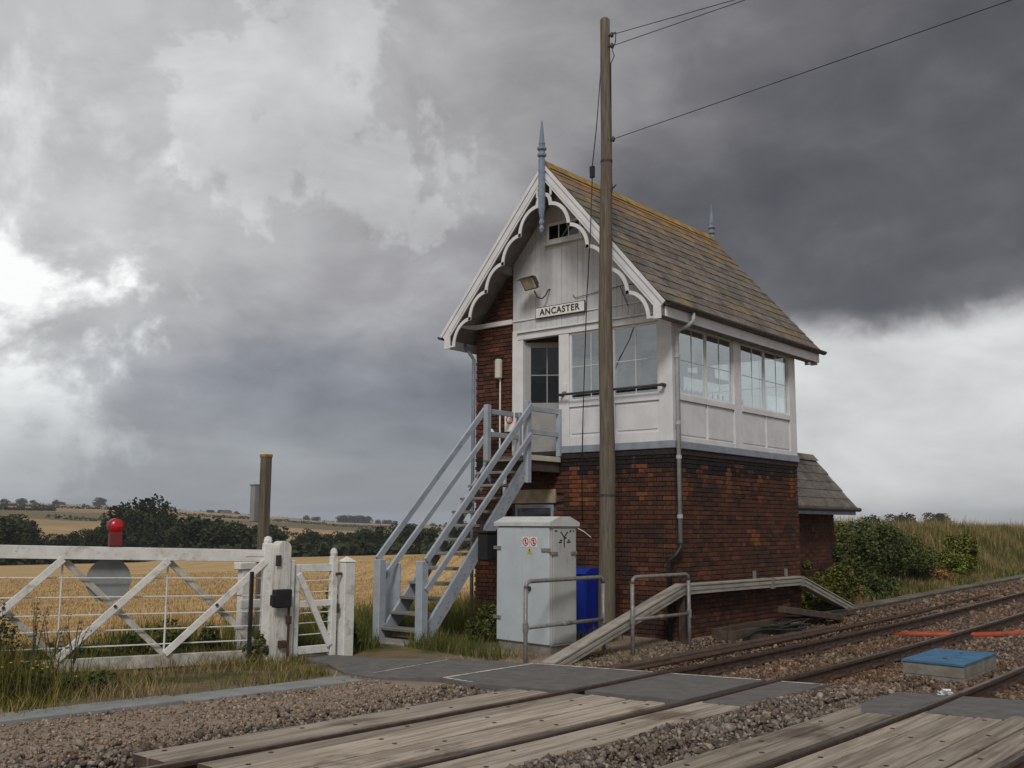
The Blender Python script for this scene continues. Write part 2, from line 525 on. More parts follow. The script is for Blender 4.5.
def obj(name, mb, mtl, parent=None, loc=None, smooth=False, fixn=False):
    """mesh built in world coordinates; its origin is loc, or the parent's origin"""
    base = Vector(loc) if loc is not None else (wloc(parent) if parent else Vector((0, 0, 0)))
    me = mesh_of(name, mb, mtl, base, smooth)
    if fixn:
        import bmesh
        bm = bmesh.new()
        bm.from_mesh(me)
        bmesh.ops.recalc_face_normals(bm, faces=bm.faces)
        bm.to_mesh(me)
        bm.free()
    o = bpy.data.objects.new(name, me)
    col.objects.link(o)
    if parent:
        o.parent = parent
        o.location = base - wloc(parent)
    else:
        o.location = base
    return o


def inst(name, me, parent, loc, rot=(0, 0, 0), scale=(1, 1, 1)):
    o = bpy.data.objects.new(name, me)
    col.objects.link(o)
    if parent:
        o.parent = parent
        o.location = Vector(loc) - wloc(parent)
    else:
        o.location = loc
    o.rotation_euler = rot
    o.scale = scale
    return o


def thing(name, label, cat, loc, group=None):
    o = bpy.data.objects.new(name, None)
    col.objects.link(o)
    o.location = loc
    o.empty_display_size = .2
    return tag(o, label, cat, group)


def B(*a, **k):
    return MB().box(*a, **k)


def raw_mesh(name, V, Fq, mtl, tint=None, smooth=False):
    """fast mesh from arrays; Fq (n, k) with constant k"""
    me = bpy.data.meshes.new(name)
    V = np.asarray(V, np.float32)
    Fq = np.asarray(Fq, np.int32)
    k = Fq.shape[1]
    me.vertices.add(len(V))
    me.vertices.foreach_set('co', V.ravel())
    me.loops.add(Fq.size)
    me.loops.foreach_set('vertex_index', Fq.ravel())
    me.polygons.add(len(Fq))
    me.polygons.foreach_set('loop_start', np.arange(0, Fq.size, k, dtype=np.int32))
    me.polygons.foreach_set('loop_total', np.full(len(Fq), k, np.int32))
    if smooth:
        me.polygons.foreach_set('use_smooth', np.ones(len(Fq), bool))
    me.update(calc_edges=True)
    if tint is not None:
        at = me.attributes.new('tint', 'FLOAT_COLOR', 'FACE')
        t = np.ones((len(Fq), 4), np.float32)
        t[:, :3] = tint
        at.data.foreach_set('color', t.ravel())
    if mtl:
        me.materials.append(MATS[mtl])
    return me


def project(P):
    v = np.asarray(P) - np.array(CAM)
    z = v @ np.array(_F)
    zz = np.where(z > .1, z, .1)
    return 512 + FPX * (v @ np.array(_Rt)) / zz, 384 - FPX * (v @ np.array(_U)) / zz, z


def in_view(P, mg=140):
    x, y, z = project(P)
    return (z > .3) & (x > -mg) & (x < 1024 + mg) & (y > -mg) & (y < 768 + mg)


# ------------------------------------------------------------------ terrain
def smooth(x, a, b):
    t = np.clip((np.asarray(x, float) - a) / (b - a), 0, 1)
    return t * t * (3 - 2 * t)


def cshift(x):
    """sideways shift of the line: the track swings gently to the left"""
    x = np.clip(np.asarray(x, float), -2, 400)
    q = np.minimum(x, 28.)
    return np.where(x > 13, .0022, .0035) * (q - 13) ** 2 + .05 * (x - q)


def tc(x):
    return 6.0 + float(cshift(x))


def vnoise(x, y, s, seed=0):
    """cheap smooth noise from sines"""
    r = np.random.default_rng(seed)
    o = 0
    for i in range(6):
        a = r.uniform(0, 6.28)
        k = s * r.uniform(.6, 1.8)
        o = o + np.sin((x * math.cos(a) + y * math.sin(a)) * k + r.uniform(0, 6.28))
    return o / 6


def ground_h(x, y):
    x = np.asarray(x, float)
    y = np.asarray(y, float)
    yy = y - cshift(x)
    z = -.21 + .18 * smooth(yy, 7.3, 8.7)
    z = z + .10 * smooth(-yy, 0.5, 2.0)
    nearx = 1 - smooth(x, 10.4, 12.5)
    z = z + .125 * nearx * smooth(yy, 3.9, 4.1) * (1 - smooth(yy, 4.72, 4.95))
    z = z + .12 * (1 - smooth(x, 9.6, 10.8)) * smooth(yy, 6.95, 7.25) * (1 - smooth(yy, 7.6, 8.6))
    z = z + .06 * smooth(y, 9.5, 11) * smooth(x, 9.3, 11) * (1 - smooth(y, 12.5, 16))
    bank = 1.45 * smooth(yy, 9.3, 12.2) * smooth(x - .5 * (y - 9.3), 19.2, 23.5)
    bank = bank * (1 + .10 * vnoise(x, y, .8, 3))
    bank = bank * (1 - .8 * smooth(y, 20, 60))
    fall = -.0325 * np.clip(y - 13.2, 0, 185) * (1 - .0 * x)
    az = np.arctan2(y, x) - YAW
    px = np.clip(512 - FPX * np.tan(np.clip(az, -1.2, 1.2)), -900, 2000)
    el = np.interp(px, [-900, 0, 150, 250, 330, 400, 480, 700, 2000], [512, 509.5, 512.5, 517, 522.5, 524.5, 527, 524, 520])
    d = np.hypot(x, y)
    ridge = 1.75 + (525 - el) / FPX * 1350 / np.cos(np.clip(az, -.6, .6)) * np.cos(az).clip(.8, 1)
    t = smooth(y, 255, 1120)
    t = .35 * smooth(y, 250, 560) + .65 * t
    hill = (ridge + 6.0) * t
    hill = hill - .012 * np.clip(d - 1500, 0, None)
    und = .02 * vnoise(x, y, 2.3, 5) + np.clip((d - 200) / 900, 0, 1) * 1.2 * vnoise(x, y, .011, 8) * (1 - .6 * t)
    return z + bank + fall + hill + und * np.where(yy < 8, .4, 1)


def build_ground():
    rr = np.concatenate([np.arange(.0, 44, .4), 44 * (5200 / 44) ** (np.linspace(0, 1, 96))])
    a0 = YAW
    ang = np.concatenate([np.arange(-.62, .62, .0095), np.arange(.62, 2 * math.pi - .62, .07)]) + a0
    A, Rr = np.meshgrid(ang, rr)
    X, Y = Rr * np.cos(A), Rr * np.sin(A)
    Z = ground_h(X, Y)
    V = np.stack([X, Y, Z], -1).reshape(-1, 3)
    na, nr = len(ang), len(rr)
    i = np.arange(nr - 1)[:, None] * na + np.arange(na)[None]
    j = np.arange(nr - 1)[:, None] * na + (np.arange(na)[None] + 1) % na
    F = np.stack([i, i + na, j + na, j], -1).reshape(-1, 4)
    F = F[na:] if False else F
    me = raw_mesh('ground', V, F, None, None, True)
    x, y = V[:, 0], V[:, 1]
    yy = y - cshift(x)
    field = smooth(y + .35 * vnoise(x, y, 2, 2) - .12 * (x - 8), 12.6, 13.8) * (1 - smooth(x - 1.2 * (y - 12), 16.5, 19))
    field = np.where(y > 40, np.maximum(field, smooth(y, 40, 60)), field)
    grass = smooth(yy, 9.0, 10.2) * (1 - field)
    far = smooth(y, 190, 240)
    zc = np.stack([field, grass, far, np.ones_like(field)], -1).astype(np.float32)
    at = me.attributes.new('zone', 'FLOAT_COLOR', 'POINT')
    at.data.foreach_set('color', zc.ravel())
    mt = bpy.data.materials.new('ground_soil_and_fields')
    mt.use_nodes = True
    T = NT(mt.node_tree)
    out = T.n('ShaderNodeOutputMaterial')
    b = T.n('ShaderNodeBsdfPrincipled')
    T.t.links.new(b.outputs[0], out.inputs[0])
    pos = T.n('ShaderNodeNewGeometry').outputs['Position']
    zn = T.n('ShaderNodeAttribute', _attribute_name='zone')
    sp = T.n('ShaderNodeSeparateColor')
    T.set(sp.inputs[0], zn.outputs['Color'])
    gravel = T.mix(T.map(T.noise(pos, 1.3, 7, .65), .38, .64), (.275, .195, .135), (.18, .13, .09))
    gravel = T.mix(T.map(T.voronoi(pos, 24), .1, .5), gravel, T.mix(.5, gravel, (.27, .23, .19)))
    gcol = T.mix(T.map(T.noise(pos, 1.1, 7, .65), .40, .62), (.058, .062, .022), (.17, .125, .065))
    rowv = T.mapping(pos, (0, 0, -(YAW - math.pi / 2)), (.05, 1, 1))
    straw = T.mix(T.map(T.noise(rowv, 1.5, 6, .6), .35, .65), (.52, .355, .165), (.345, .22, .095))
    straw = T.mix(T.map(T.noise(rowv, .22, 4, .6), .38, .62), straw, T.mix(.5, straw, (.52, .385, .20)))
    straw = T.mix(T.math('MULTIPLY', T.map(T.noise(rowv, .5, 5, .7), .52, .66), .55), straw, (.23, .15, .075))
    # far patchwork of stubble, plough and pasture
    pv = T.mapping(pos, (0, 0, .25), (.0042, .0105, 0))
    cell = T.voronoi(pv, 1.0, 1)
    cs = T.n('ShaderNodeSeparateColor')
    T.set(cs.inputs[0], cell)
    patch = T.ramp(cs.outputs[0], [(0, (.34, .225, .10)), (.42, (.42, .29, .14)), (.60, (.27, .185, .095)), (.78, (.115, .105, .05)), (.86, (.36, .25, .12)), (1, (.16, .115, .08))])
    patch = T.mix(T.map(T.noise(pos, .03, 5, .6), .4, .65), patch, T.mix(.3, patch, (.15, .12, .06)))
    c = T.mix(sp.outputs[1], gravel, gcol)
    c = T.mix(sp.outputs[0], c, straw)
    c = T.mix(sp.outputs[2], c, patch)
    T.set(b.inputs['Base Color'], c)
    b.inputs['Roughness'].default_value = .95
    b.inputs['Specular IOR Level'].default_value = .15
    bp = T.n('ShaderNodeBump')
    bp.inputs['Strength'].default_value = .6
    bp.inputs['Distance'].default_value = .03
    T.set(bp.inputs['Height'], T.math('ADD', T.noise(pos, 18, 6, .65), T.math('MULTIPLY', T.voronoi(pos, 22), .8)))
    T.t.links.new(bp.outputs[0], b.inputs['Normal'])
    me.materials.append(mt)
    o = bpy.data.objects.new('ground', me)
    col.objects.link(o)
    tag(o, 'brown gravel and soil running out into golden stubble fields and hills', 'ground', kind='structure')


build_ground()
gh = lambda x, y: float(ground_h(x, y))

# ------------------------------------------------------------------ railway
HG = .66                       # half gauge to rail centres


def rail_mesh(mb, top, f, xs):
    sec = [(-.065, -.15), (.065, -.15), (.065, -.138), (.012, -.122), (.012, -.045), (.034, -.036), (.034, -.006), (.028, 0), (-.028, 0), (-.034, -.006), (-.034, -.036), (-.012, -.045), (-.012, -.122), (-.065, -.138)]
    n = len(sec)
    vs, fs = [], []
    for x in xs:
        for a, b in sec:
            vs.append((x, f(x) + a, b))
    for i in range(len(xs) - 1):
        for k in range(n):
            fs.append((i * n + k, (i + 1) * n + k, (i + 1) * n + (k + 1) % n, i * n + (k + 1) % n))
    fs.append(tuple(range(n)))
    fs.append(tuple(reversed([(len(xs) - 1) * n + k for k in range(n)])))
    mb.add(vs, fs)


chair = MB()
chair.box(-.10, .10, -.15, .15, -.165, -.150, .003)
for sy in (-1, 1):
    chair.prism([(-.055, 0), (.055, 0), (.04, .07), (-.04, .07)], (0, sy * .075 - .02, -.152), (1, 0, 0), (0, 0, 1), (0, .04, 0))
    chair.lathe([(.018, -.15), (.018, -.13), (.010, -.122)], (.06, sy * .12, 0), 6)
    chair.lathe([(.018, -.15), (.018, -.13), (.010, -.122)], (-.06, sy * .12, 0), 6)
chair_me = mesh_of('rail_chair', chair, 'rust')
slp = MB().box(-.125, .125, -1.25, 1.25, -.31, -.165, .012)
slp_me = mesh_of('sleeper', slp, 'plank_dark')
xs = [-14 + i * 1.0 for i in range(27)] + [13 + 2 * i for i in range(60)]
for nm, off, lab, xs0, xskip in (('railway_track', 0., 'rusty railway track nearest the brick signal box', 10.9, 1), ('railway_track', -3.2, 'railway track running along the bottom right corner', 11.5, 1)):
    t = thing(nm, lab, 'track', (13, 6 + off, 0))
    tag(t, kind='structure')
    for sgn in (1, -1):
        f = lambda x, sgn=sgn: tc(x) + off + sgn * HG
        mb = MB()
        rail_mesh(mb, None, f, xs)
        r = obj('rail', mb, 'rail_side', t)
        hb = MB()
        for x0, x1 in zip(xs[:-1], xs[1:]):
            hb.add([(x0, f(x0) - .024, .0012), (x1, f(x1) - .024, .0012), (x1, f(x1) + .024, .0012), (x0, f(x0) + .024, .0012)], [(0, 1, 2, 3)])
        obj('running_surface', hb, 'rail_top', r)
    x = 3.4
    i = 0
    while x < 52:
        if x < 4.4 or x > xs0:
            ang = math.atan((tc(x + .5) - tc(x - .5)))
            if in_view(np.array([[x, tc(x) + off, -.15]]), 250)[0]:
                inst('sleeper', slp_me, t, (x, tc(x) + off, R.uniform(-.004, .004)), (0, 0, ang + R.uniform(-.01, .01)))
                for sgn in (1, -1):
                    inst('rail_chair', chair_me, t, (x, tc(x) + off + sgn * HG, 0), (0, 0, ang))
        x += .70
        i += 1

# crossing deck: planks lie along the rails
deckA = thing('timber_crossing_deck', 'weathered timber planks laid between the rails nearest the signal box', 'deck', (7, 6.1, 0))
tag(deckA, kind='structure')
deckB = thing('timber_crossing_deck', 'weathered timber planks at the bottom right corner', 'deck', (8, 2.8, 0))
tag(deckB, kind='structure')
BOLTS = []


def plank(parent, y0, y1, x0, x1, top=-.004, skew=0.):
    """plank following the curve between offsets y0..y1 from the line of track A"""
    n = 4
    vs, fs = [], []
    for i in range(n + 1):
        for side, y in ((0, y0), (1, y1)):
            xx = (x0 + (skew * (y - y0))) + (x1 - x0) * i / n
            s_ = float(cshift(xx))
            for z, ins in ((top - .12, 0), (top - .008, 0), (top, .008)):
                vs.append((xx, y + s_ + (ins if side == 0 else -ins), z))
    for i in range(n):
        a, b = i * 6, (i + 1) * 6
        loop = [0, 1, 2, 5, 4, 3]
        for k in range(6):
            p, q = loop[k], loop[(k + 1) % 6]
            fs.append((a + p, a + q, b + q, b + p))
    fs.append((0, 3, 4, 5, 2, 1))
    e = n * 6
    fs.append((e, e + 1, e + 2, e + 5, e + 4, e + 3))
    mb = MB().add(vs, fs)
    o = obj('plank', mb, 'deck_wood', parent, fixn=True)
    o.data.materials.append(MATS['plank_dark'])
    for fi in (len(mb.f) - 2, len(mb.f) - 1):
        o.data.polygons[fi].material_index = 1
    bb = MB()
    for xb in np.arange(x0 + R.uniform(.15, .7), x1 - .1, R.uniform(1.1, 1.5)):
        ym = (y0 + y1) / 2 + R.uniform(-.03, .03)
        xx = xb + R.uniform(-.04, .04)
        bb.tube([(xx, ym + float(cshift(xx)), top - .01), (xx, ym + float(cshift(xx)), top + .004)], .022, 7)
    obj('bolt', bb, 'rust', o)


def fill(parent, ya, yb, n, x0, x1, gap=.024, skew=0., sk0=0.):
    wd = (yb - ya) / n
    for i in range(n):
        y0 = ya + i * wd + gap / 2
        y1 = ya + (i + 1) * wd - gap / 2
        j = R.uniform(-.03, .03)
        # long runs are made of two boards end to end
        plank(parent, y0, y1, x0 + j, x1 + skew * (y0 - 6) + R.uniform(-.02, .02), -.006 + R.uniform(-.006, .004))


fill(deckA, 5.40 + .06, 6.60 - .055, 5, 4.55, 9.02, skew=-.16)
fill(deckA, 6.72, 7.20, 2, 4.40, 8.95, skew=-.16)
fill(deckA, 4.80, 5.285, 2, 4.3, 9.28, skew=-.16)
fill(deckB, 3.52, 4.02, 2, 3.0, 10.30, skew=-.1)
fill(deckB, 2.20, 3.39, 5, 3.0, 9.55, skew=-.3)
obj('plank_bearer', MB().box(4.7, 4.85, 4.7, 7.35, -.3, -.132, .01), 'plank_dark', deckA)
obj('plank_bearer', MB().box(6.7, 6.9, 4.75, 7.4, -.3, -.132, .01), 'plank_dark', deckA)
obj('plank_bearer', MB().box(8.6, 8.8, 4.75, 7.3, -.3, -.132, .01), 'plank_dark', deckA)

# tarmac footpath over the tracks from the wicket gate
path = thing('footpath', 'dark tarmac footpath crossing both tracks to the wicket gate', 'footpath', (9.7, 7, 0))
tag(path, kind='structure')


def slab_poly(parent, name, pts, top, th, m_):
    mb = MB()
    n = len(pts)
    vs = [(x, y, top - th) for x, y in pts] + [(x, y, top) for x, y in pts]
    fs = [tuple(range(n, 2 * n)), tuple(reversed(range(n)))] + [(i, (i + 1) % n, (i + 1) % n + n, i + n) for i in range(n)]
    mb.add(vs, fs)
    return obj(name, mb, m_, parent, fixn=True)


xl = lambda y: 9.05 + (7 - y) * .16          # left border (planks side)
xr = lambda y: 10.52 + (8.3 - y) * .23       # right border
s1 = slab_poly(path, 'tarmac_panel', [(8.80, 8.36), (8.72, 7.86), (9.02, 6.72), (xr(6.72), 6.72), (xr(8.36), 8.36)], .0, .16, 'asphalt')
s2 = slab_poly(path, 'tarmac_panel', [(xl(6.56) + .04, 6.56), (xl(5.46) + .05, 5.46), (xr(5.46), 5.46), (xr(6.56), 6.56)], -.002, .16, 'asphalt')
s3 = slab_poly(path, 'tarmac_panel', [(xl(5.27) + .05, 5.27), (xl(4.78) + .05, 4.78), (xr(4.78), 4.78), (xr(5.27), 5.27)], -.003, .16, 'asphalt')
s4 = slab_poly(path, 'tarmac_panel', [(10.38, 4.02), (9.9, 3.85), (9.95, 3.52), (11.45, 3.50), (11.32, 4.0)], -.003, .16, 'asphalt')
s5 = slab_poly(path, 'tarmac_panel', [(10.28, 3.37), (10.45, 2.2), (10.6, 1.0), (12.0, 1.0), (11.75, 2.3), (11.5, 3.37)], -.003, .16, 'asphalt')
s6 = slab_poly(path, 'tarmac_panel', [(8.80, 8.363), (10.45, 8.363), (10.3, 9.1), (9.6, 10.2), (9.3, 11.0), (8.95, 11.3), (8.72, 10.9), (8.78, 10.35), (8.35, 9.5), (8.30, 8.9)], .002, .10, 'asphalt')


def line_strip(parent, p, q, wd, z):
    p, q = Vector((*p, z)), Vector((*q, z))
    s_ = (q - p).cross(Vector((0, 0, 1))).normalized() * wd / 2
    obj('painted_line', MB().add([p - s_, q - s_, q + s_, p + s_], [(3, 2, 1, 0)]), 'line_paint', parent)


line_strip(s1, (8.84, 8.32), (10.47, 8.30), .055, .0042)
line_strip(s1, (xr(8.3) - .05, 8.27), (xr(6.75) - .05, 6.75), .06, .0042)
line_strip(s1, (8.84, 8.32), (8.80, 7.85), .05, .0042)
line_strip(s2, (xr(6.53) - .05, 6.53), (xr(5.48) - .05, 5.48), .06, .002)
line_strip(s3, (xr(5.25) - .05, 5.25), (xr(4.8) - .05, 4.8), .06, .001)
line_strip(s6, (8.55, 9.2), (10.0, 9.35), .03, .0062)

# concrete trough lids beside the track on the left
tl = thing('cable_trough', 'pale concrete trough lids lying in the gravel before the white gate', 'trough', (5, 9.4, 0))
cuts = [(1.2, 9.85), (3.9, 9.68), (6.05, 9.41), (8.15, 9.10)]
for k, ((xa, ya), (xb, yb)) in enumerate(zip(cuts[:-1], cuts[1:])):
    h_ = [-.015, .004, -.012][k]
    obj('lid', MB().beam((xa + .015, ya, gh(xa, ya) + h_), (xb - .015, yb, gh(xb, yb) + h_), .40, .07, c=.008), 'slab', tl)

# trough along the foot of the bank
tb = thing('cable_trough', 'weathered concrete trough curving along the foot of the overgrown bank', 'trough', (22, 8.6, 0))
x = 19.6
while x < 62:
    x2 = x + 1.0
    ya, yb = 8.40 + float(cshift(x)) * 1.0, 8.40 + float(cshift(x2)) * 1.0
    dz = R.uniform(-.012, .012)
    o = obj('trough_section', MB().beam((x + .01, ya, -.09 + dz), (x2 - .01, yb, -.09 + dz), .30, .20, c=.01), 'concrete', tb)
    obj('lid', MB().beam((x + .006, ya, .03 + dz), (x2 - .006, yb, .03 + dz), .36, .04, c=.006), 'trough_lid', o)
    x = x2
# rusty signal rodding
for i, (yy_, x0, x1) in enumerate(((7.22, 10.9, 24), (7.42, 12.4, 30))):
    o = obj('point_rod', MB().tube([(x0 + (x1 - x0) * k / 12, yy_ + float(cshift(x0 + (x1 - x0) * k / 12)), -.05 - .03 * i) for k in range(13)], .026, 7), 'rust', loc=(x0, yy_, -.05), smooth=True)
    tag(o, ['rusty rod running just behind the far rail beside the signal box', 'longer rusty rod running between the far rail and the signal box wall'][i], 'rod')

# lineside baulk between rod and box
o = obj('timber_baulk', MB().beam((11.2, 7.62, -.10), (18.6, 7.66, -.10), .14, .10, c=.015), 'plank_dark', loc=(14, 7.6, -.1))
tag(o, 'long dark timber baulk on the ground before the signal box side wall', 'baulk')


# ------------------------------------------------------------------ signal box
XF, XR, YS, YL = 14.32, 19.03, 8.47, 12.76
YM, ZR = (YS + YL) / 2, 8.08
RX0, RX1 = 13.68, 19.68
EY, EZ = 8.20, 5.29                       # eaves edge
SL = (ZR - EZ) / (YM - EY)                # roof slope


def roofz(y):
    return ZR - SL * abs(y - YM)


box = thing('signal_box', 'red brick signal box with white glazed upper floor and slate gable roof', 'signal box', (XF, YS, 0))


def brick_tint(z, ztop, patch, u=0., cols=()):
    r = R.random()
    if any(abs(u - q) < .09 for q in cols) and 2.12 < z < 2.72 and r < .8:
        return (.19, .072, .033)
    if patch > 1.06 and r < .7:
        b = (.22, .080, .034)
    elif r < .10:
        b = (.145, .058, .031)
    elif r < .62:
        b = (.104, .044, .027)
    elif r < .86:
        b = (.084, .037, .025)
    else:
        b = (.056, .030, .023)
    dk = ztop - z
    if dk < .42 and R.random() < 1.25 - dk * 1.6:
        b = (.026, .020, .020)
    k = R.uniform(.86, 1.12)
    return tuple(min(1, q * k) for q in b)


def brick_face(name, parent, u0, u1, zfun, z0, mp, hole=None, ztop=3.0, seed=1, cols=()):
    """courses of single bricks proud of a recessed mortar bed; mp(u, z, d) gives the point d in front of the wall plane"""
    mb = MB()
    bl, bh, g = .228, .0762, .010
    ncs = int((max(zfun(u0 + (u1 - u0) * i / 20) for i in range(21)) - z0) / bh) + 1
    for cidx in range(ncs):
        za = z0 + cidx * bh
        zb = za + bh - g
        u = u0 - (.0 if cidx % 2 == 0 else .171)
        k = 0
        while u < u1 - .02:
            # flemish rhythm: stretcher, header
            ln = bl if k % 2 == 0 else bl / 2
            ua, ub = max(u, u0), min(u + ln - g, u1)
            u += ln
            k += 1
            if ub - ua < .03:
                continue
            top = min(zfun(ua), zfun(ub))
            if za + .02 > top:
                continue
            zt = min(zb, top)
            if hole and any(ua < h[1] and ub > h[0] and za < h[3] and zt > h[2] for h in hole):
                continue
            pt = math.sin(ua * 1.9 + seed) * math.sin(za * 2.7 + seed * 1.7) + .5 * math.sin(ua * 5.1 + 2 + seed) * math.sin(za * 4.3 + seed)
            d = R.uniform(.045, .051)
            t = brick_tint(za, ztop, pt + R.uniform(-.25, .2), (ua + ub) / 2, cols)
            c_ = .004
            vs = [mp(ua, za, 0), mp(ub, za, 0), mp(ub, zt, 0), mp(ua, zt, 0), mp(ua, za, d - c_), mp(ub, za, d - c_), mp(ub, zt, d - c_), mp(ua, zt, d - c_),
                  mp(ua + c_, za + c_, d), mp(ub - c_, za + c_, d), mp(ub - c_, zt - c_, d), mp(ua + c_, zt - c_, d)]
            fs = [(8, 9, 10, 11)]
            for a, b_ in ((0, 1), (1, 2), (2, 3), (3, 0)):
                fs += [(a, b_, b_ + 4, a + 4), (a + 4, b_ + 4, b_ + 8, a + 8)]
            mb.add(vs, fs, t)
    o = obj(name, mb, 'brick', parent, fixn=True)
    tag(o, kind='stuff')
    return o


ID = .05       # mortar bed lies this far behind the brick faces
cw = obj('brick_base', B(XF + ID, XR - .0, YS + ID, YL, -.3, 2.995, 0), 'mortar', box)
frontmp = lambda u, z, d: (XF + ID - d, u, z)
sidemp = lambda u, z, d: (u, YS + ID - d, z)
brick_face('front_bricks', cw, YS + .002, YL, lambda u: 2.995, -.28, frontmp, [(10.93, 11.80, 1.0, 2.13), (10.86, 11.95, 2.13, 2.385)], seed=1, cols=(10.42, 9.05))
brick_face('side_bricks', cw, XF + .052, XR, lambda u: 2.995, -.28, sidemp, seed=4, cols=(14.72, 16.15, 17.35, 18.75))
# stone plinth course at the foot
# small window under the stair landing
lw = obj('lower_window', MB().box(XF + .02, XF + .049, 10.93, 10.99, 1.0, 2.12).box(XF + .02, XF + .049, 11.74, 11.80, 1.0, 2.12).box(XF + .02, XF + .049, 10.99, 11.74, 2.05, 2.12).box(XF + .02, XF + .049, 10.99, 11.74, 1.0, 1.07), 'sill_paint', box)
obj('pane', B(XF + .035, XF + .045, 10.99, 11.74, 1.07, 2.05, 0), 'glass_dark', lw)
obj('stone_lintel', B(XF - .012, XF + .045, 10.87, 11.94, 2.135, 2.38, .008), 'stone', box)
# upper brick part of the front at the left, up to the rafters
up = obj('upper_brick_wall', MB().prism([(11.85, 2.995), (YL, 2.995), (YL, roofz(YL) - .10), (11.85, roofz(11.85) - .10)], (XF + ID, 0, 0), (0, 1, 0), (0, 0, 1), (.2, 0, 0)), 'mortar', box, fixn=True)
brick_face('upper_bricks', up, 11.85, YL, lambda u: roofz(u) - .12, 2.997, frontmp, ztop=99, seed=9)
# unseen walls
obj('rear_wall', MB().prism([(YS + .12, 5.13), (YL, 5.13), (YL, 5.2), (YM, ZR - .2), (YS + .12, 5.2)], (XR - .22, 0, 0), (0, 1, 0), (0, 0, 1), (.21, 0, 0)), 'brick_far', box, fixn=True)
obj('rear_wall', B(XR - .22, XR - .01, YS + .12, YL, 2.997, 3.90, 0), 'brick_far', box)
obj('rear_wall', B(XR - .22, XR - .01, 11.0, YL, 3.90, 5.13, 0), 'brick_far', box)
RM = lambda u0, u1, d0, d1, z0, z1: (XR - .06 - d1, XR - .06 - d0, u0, u1, z0, z1)
obj('back_wall', B(XF + ID + .2, XR - .22, YL - .22, YL - .002, 2.997, 5.4, 0), 'brick_far', box)
obj('interior_floor', B(XF + .12, XR - .22, YS + .12, YL - .22, 2.998, 3.06, 0), 'interior_dark', box)
obj('interior_lining', B(XF + .3, XR - .23, YL - .26, YL - .222, 3.06, 5.3, 0).box(XR - .26, XR - .222, 11.0, YL - .262, 3.06, 5.3, 0), 'interior_wall', box)
obj('ceiling', B(XF + .1, XR - .22, YS + .1, YL - .22, 5.32, 5.35, 0), 'interior_wall', box)
# sill band
obj('sill_band', MB().box(XF - .035, XF + .10, YS - .035, 10.76, 2.997, 3.12, .008), 'sill_paint', box)
obj('sill_band', MB().box(XF + .101, XR + .035, YS - .036, YS + .10, 2.997, 3.119, .008), 'sill_paint', box)
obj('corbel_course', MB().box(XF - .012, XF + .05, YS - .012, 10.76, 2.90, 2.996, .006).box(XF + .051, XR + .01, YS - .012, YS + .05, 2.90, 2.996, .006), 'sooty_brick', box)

# --- front framing
fx0, fx1 = XF - .012, XF + .09
obj('corner_post', B(fx0 - .008, fx1, YS - .006, 8.72, 3.12, 5.36, .006), 'white_paint', box)
obj('post', B(fx0 - .004, fx1, 10.56, 10.78, 3.12, 5.12, .006), 'white_paint', box)
obj('door_jamb', B(fx0 - .004, fx1, 11.60, 11.72, 3.0, 5.12, .006), 'white_paint', box)
obj('door_jamb', B(fx0 - .006, fx1, 11.722, 11.85, 3.0, 5.30, .006), 'white_paint', box)
obj('bottom_rail', B(fx0, fx1, 8.722, 10.558, 3.12, 3.28, .005), 'white_paint', box)
obj('middle_rail', B(fx0, fx1, 8.722, 10.558, 3.80, 3.90, .005), 'white_paint', box)
obj('head_rail', B(fx0 - .012, fx1, 8.722, 11.72, 5.122, 5.24, .006), 'white_paint', box)
obj('drip_mould', B(fx0 - .05, fx1, 8.722, 11.72, 5.242, 5.275, .006), 'white_paint', box)
obj('mullion', B(fx0, fx1, 9.60, 9.68, 3.28, 3.798, .005), 'white_paint', box)
for y0, y1 in ((8.722, 9.598), (9.682, 10.558)):
    p = obj('panel', B(fx0 + .028, fx0 + .05, y0, y1, 3.282, 3.798, .003), 'white_paint', box)
    obj('raised_field', B(fx0 + .014, fx0 + .027, y0 + .05, y1 - .05, 3.33, 3.755, .008), 'white_paint', p)


def sash(parent, u0, u1, z0, z1, mp, nx=2, nz=2, fr=.05, name='window', paint='white_paint', gl='glass', bar=.016, dep=.05):
    """glazed sash: frame, bars and one pane object per light; mp(u0,u1,d0,d1,z0,z1) -> box args"""
    w_ = obj(name, MB().box(*mp(u0, u0 + fr, 0, dep, z0, z1)).box(*mp(u1 - fr, u1, 0, dep, z0, z1)).box(*mp(u0 + fr, u1 - fr, 0, dep, z0, z0 + fr)).box(*mp(u0 + fr, u1 - fr, 0, dep, z1 - fr, z1)), paint, parent)
    a0, a1, b0, b1 = u0 + fr, u1 - fr, z0 + fr, z1 - fr
    bars = MB()
    for i in range(1, nx):
        u = a0 + (a1 - a0) * i / nx
        bars.box(*mp(u - bar / 2, u + bar / 2, .003, .0115, b0, b1), c=.002)
    for j in range(1, nz):
        z = b0 + (b1 - b0) * j / nz
        for i in range(nx):
            ua, ub = a0 + (a1 - a0) * i / nx + (bar / 2 if i else 0), a0 + (a1 - a0) * (i + 1) / nx - (bar / 2 if i < nx - 1 else 0)
            bars.box(*mp(ua, ub, .0035, .011, z - bar / 2, z + bar / 2), c=.002)
    obj('glazing_bar', bars, paint, w_)
    for i in range(nx):
        for j in range(nz):
            ua, ub = a0 + (a1 - a0) * i / nx, a0 + (a1 - a0) * (i + 1) / nx
            za, zb = b0 + (b1 - b0) * j / nz, b0 + (b1 - b0) * (j + 1) / nz
            obj('pane', MB().box(*mp(ua + .002, ub - .002,   .012, .015, za + .002, zb - .002), c=0), gl, w_)
    return w_


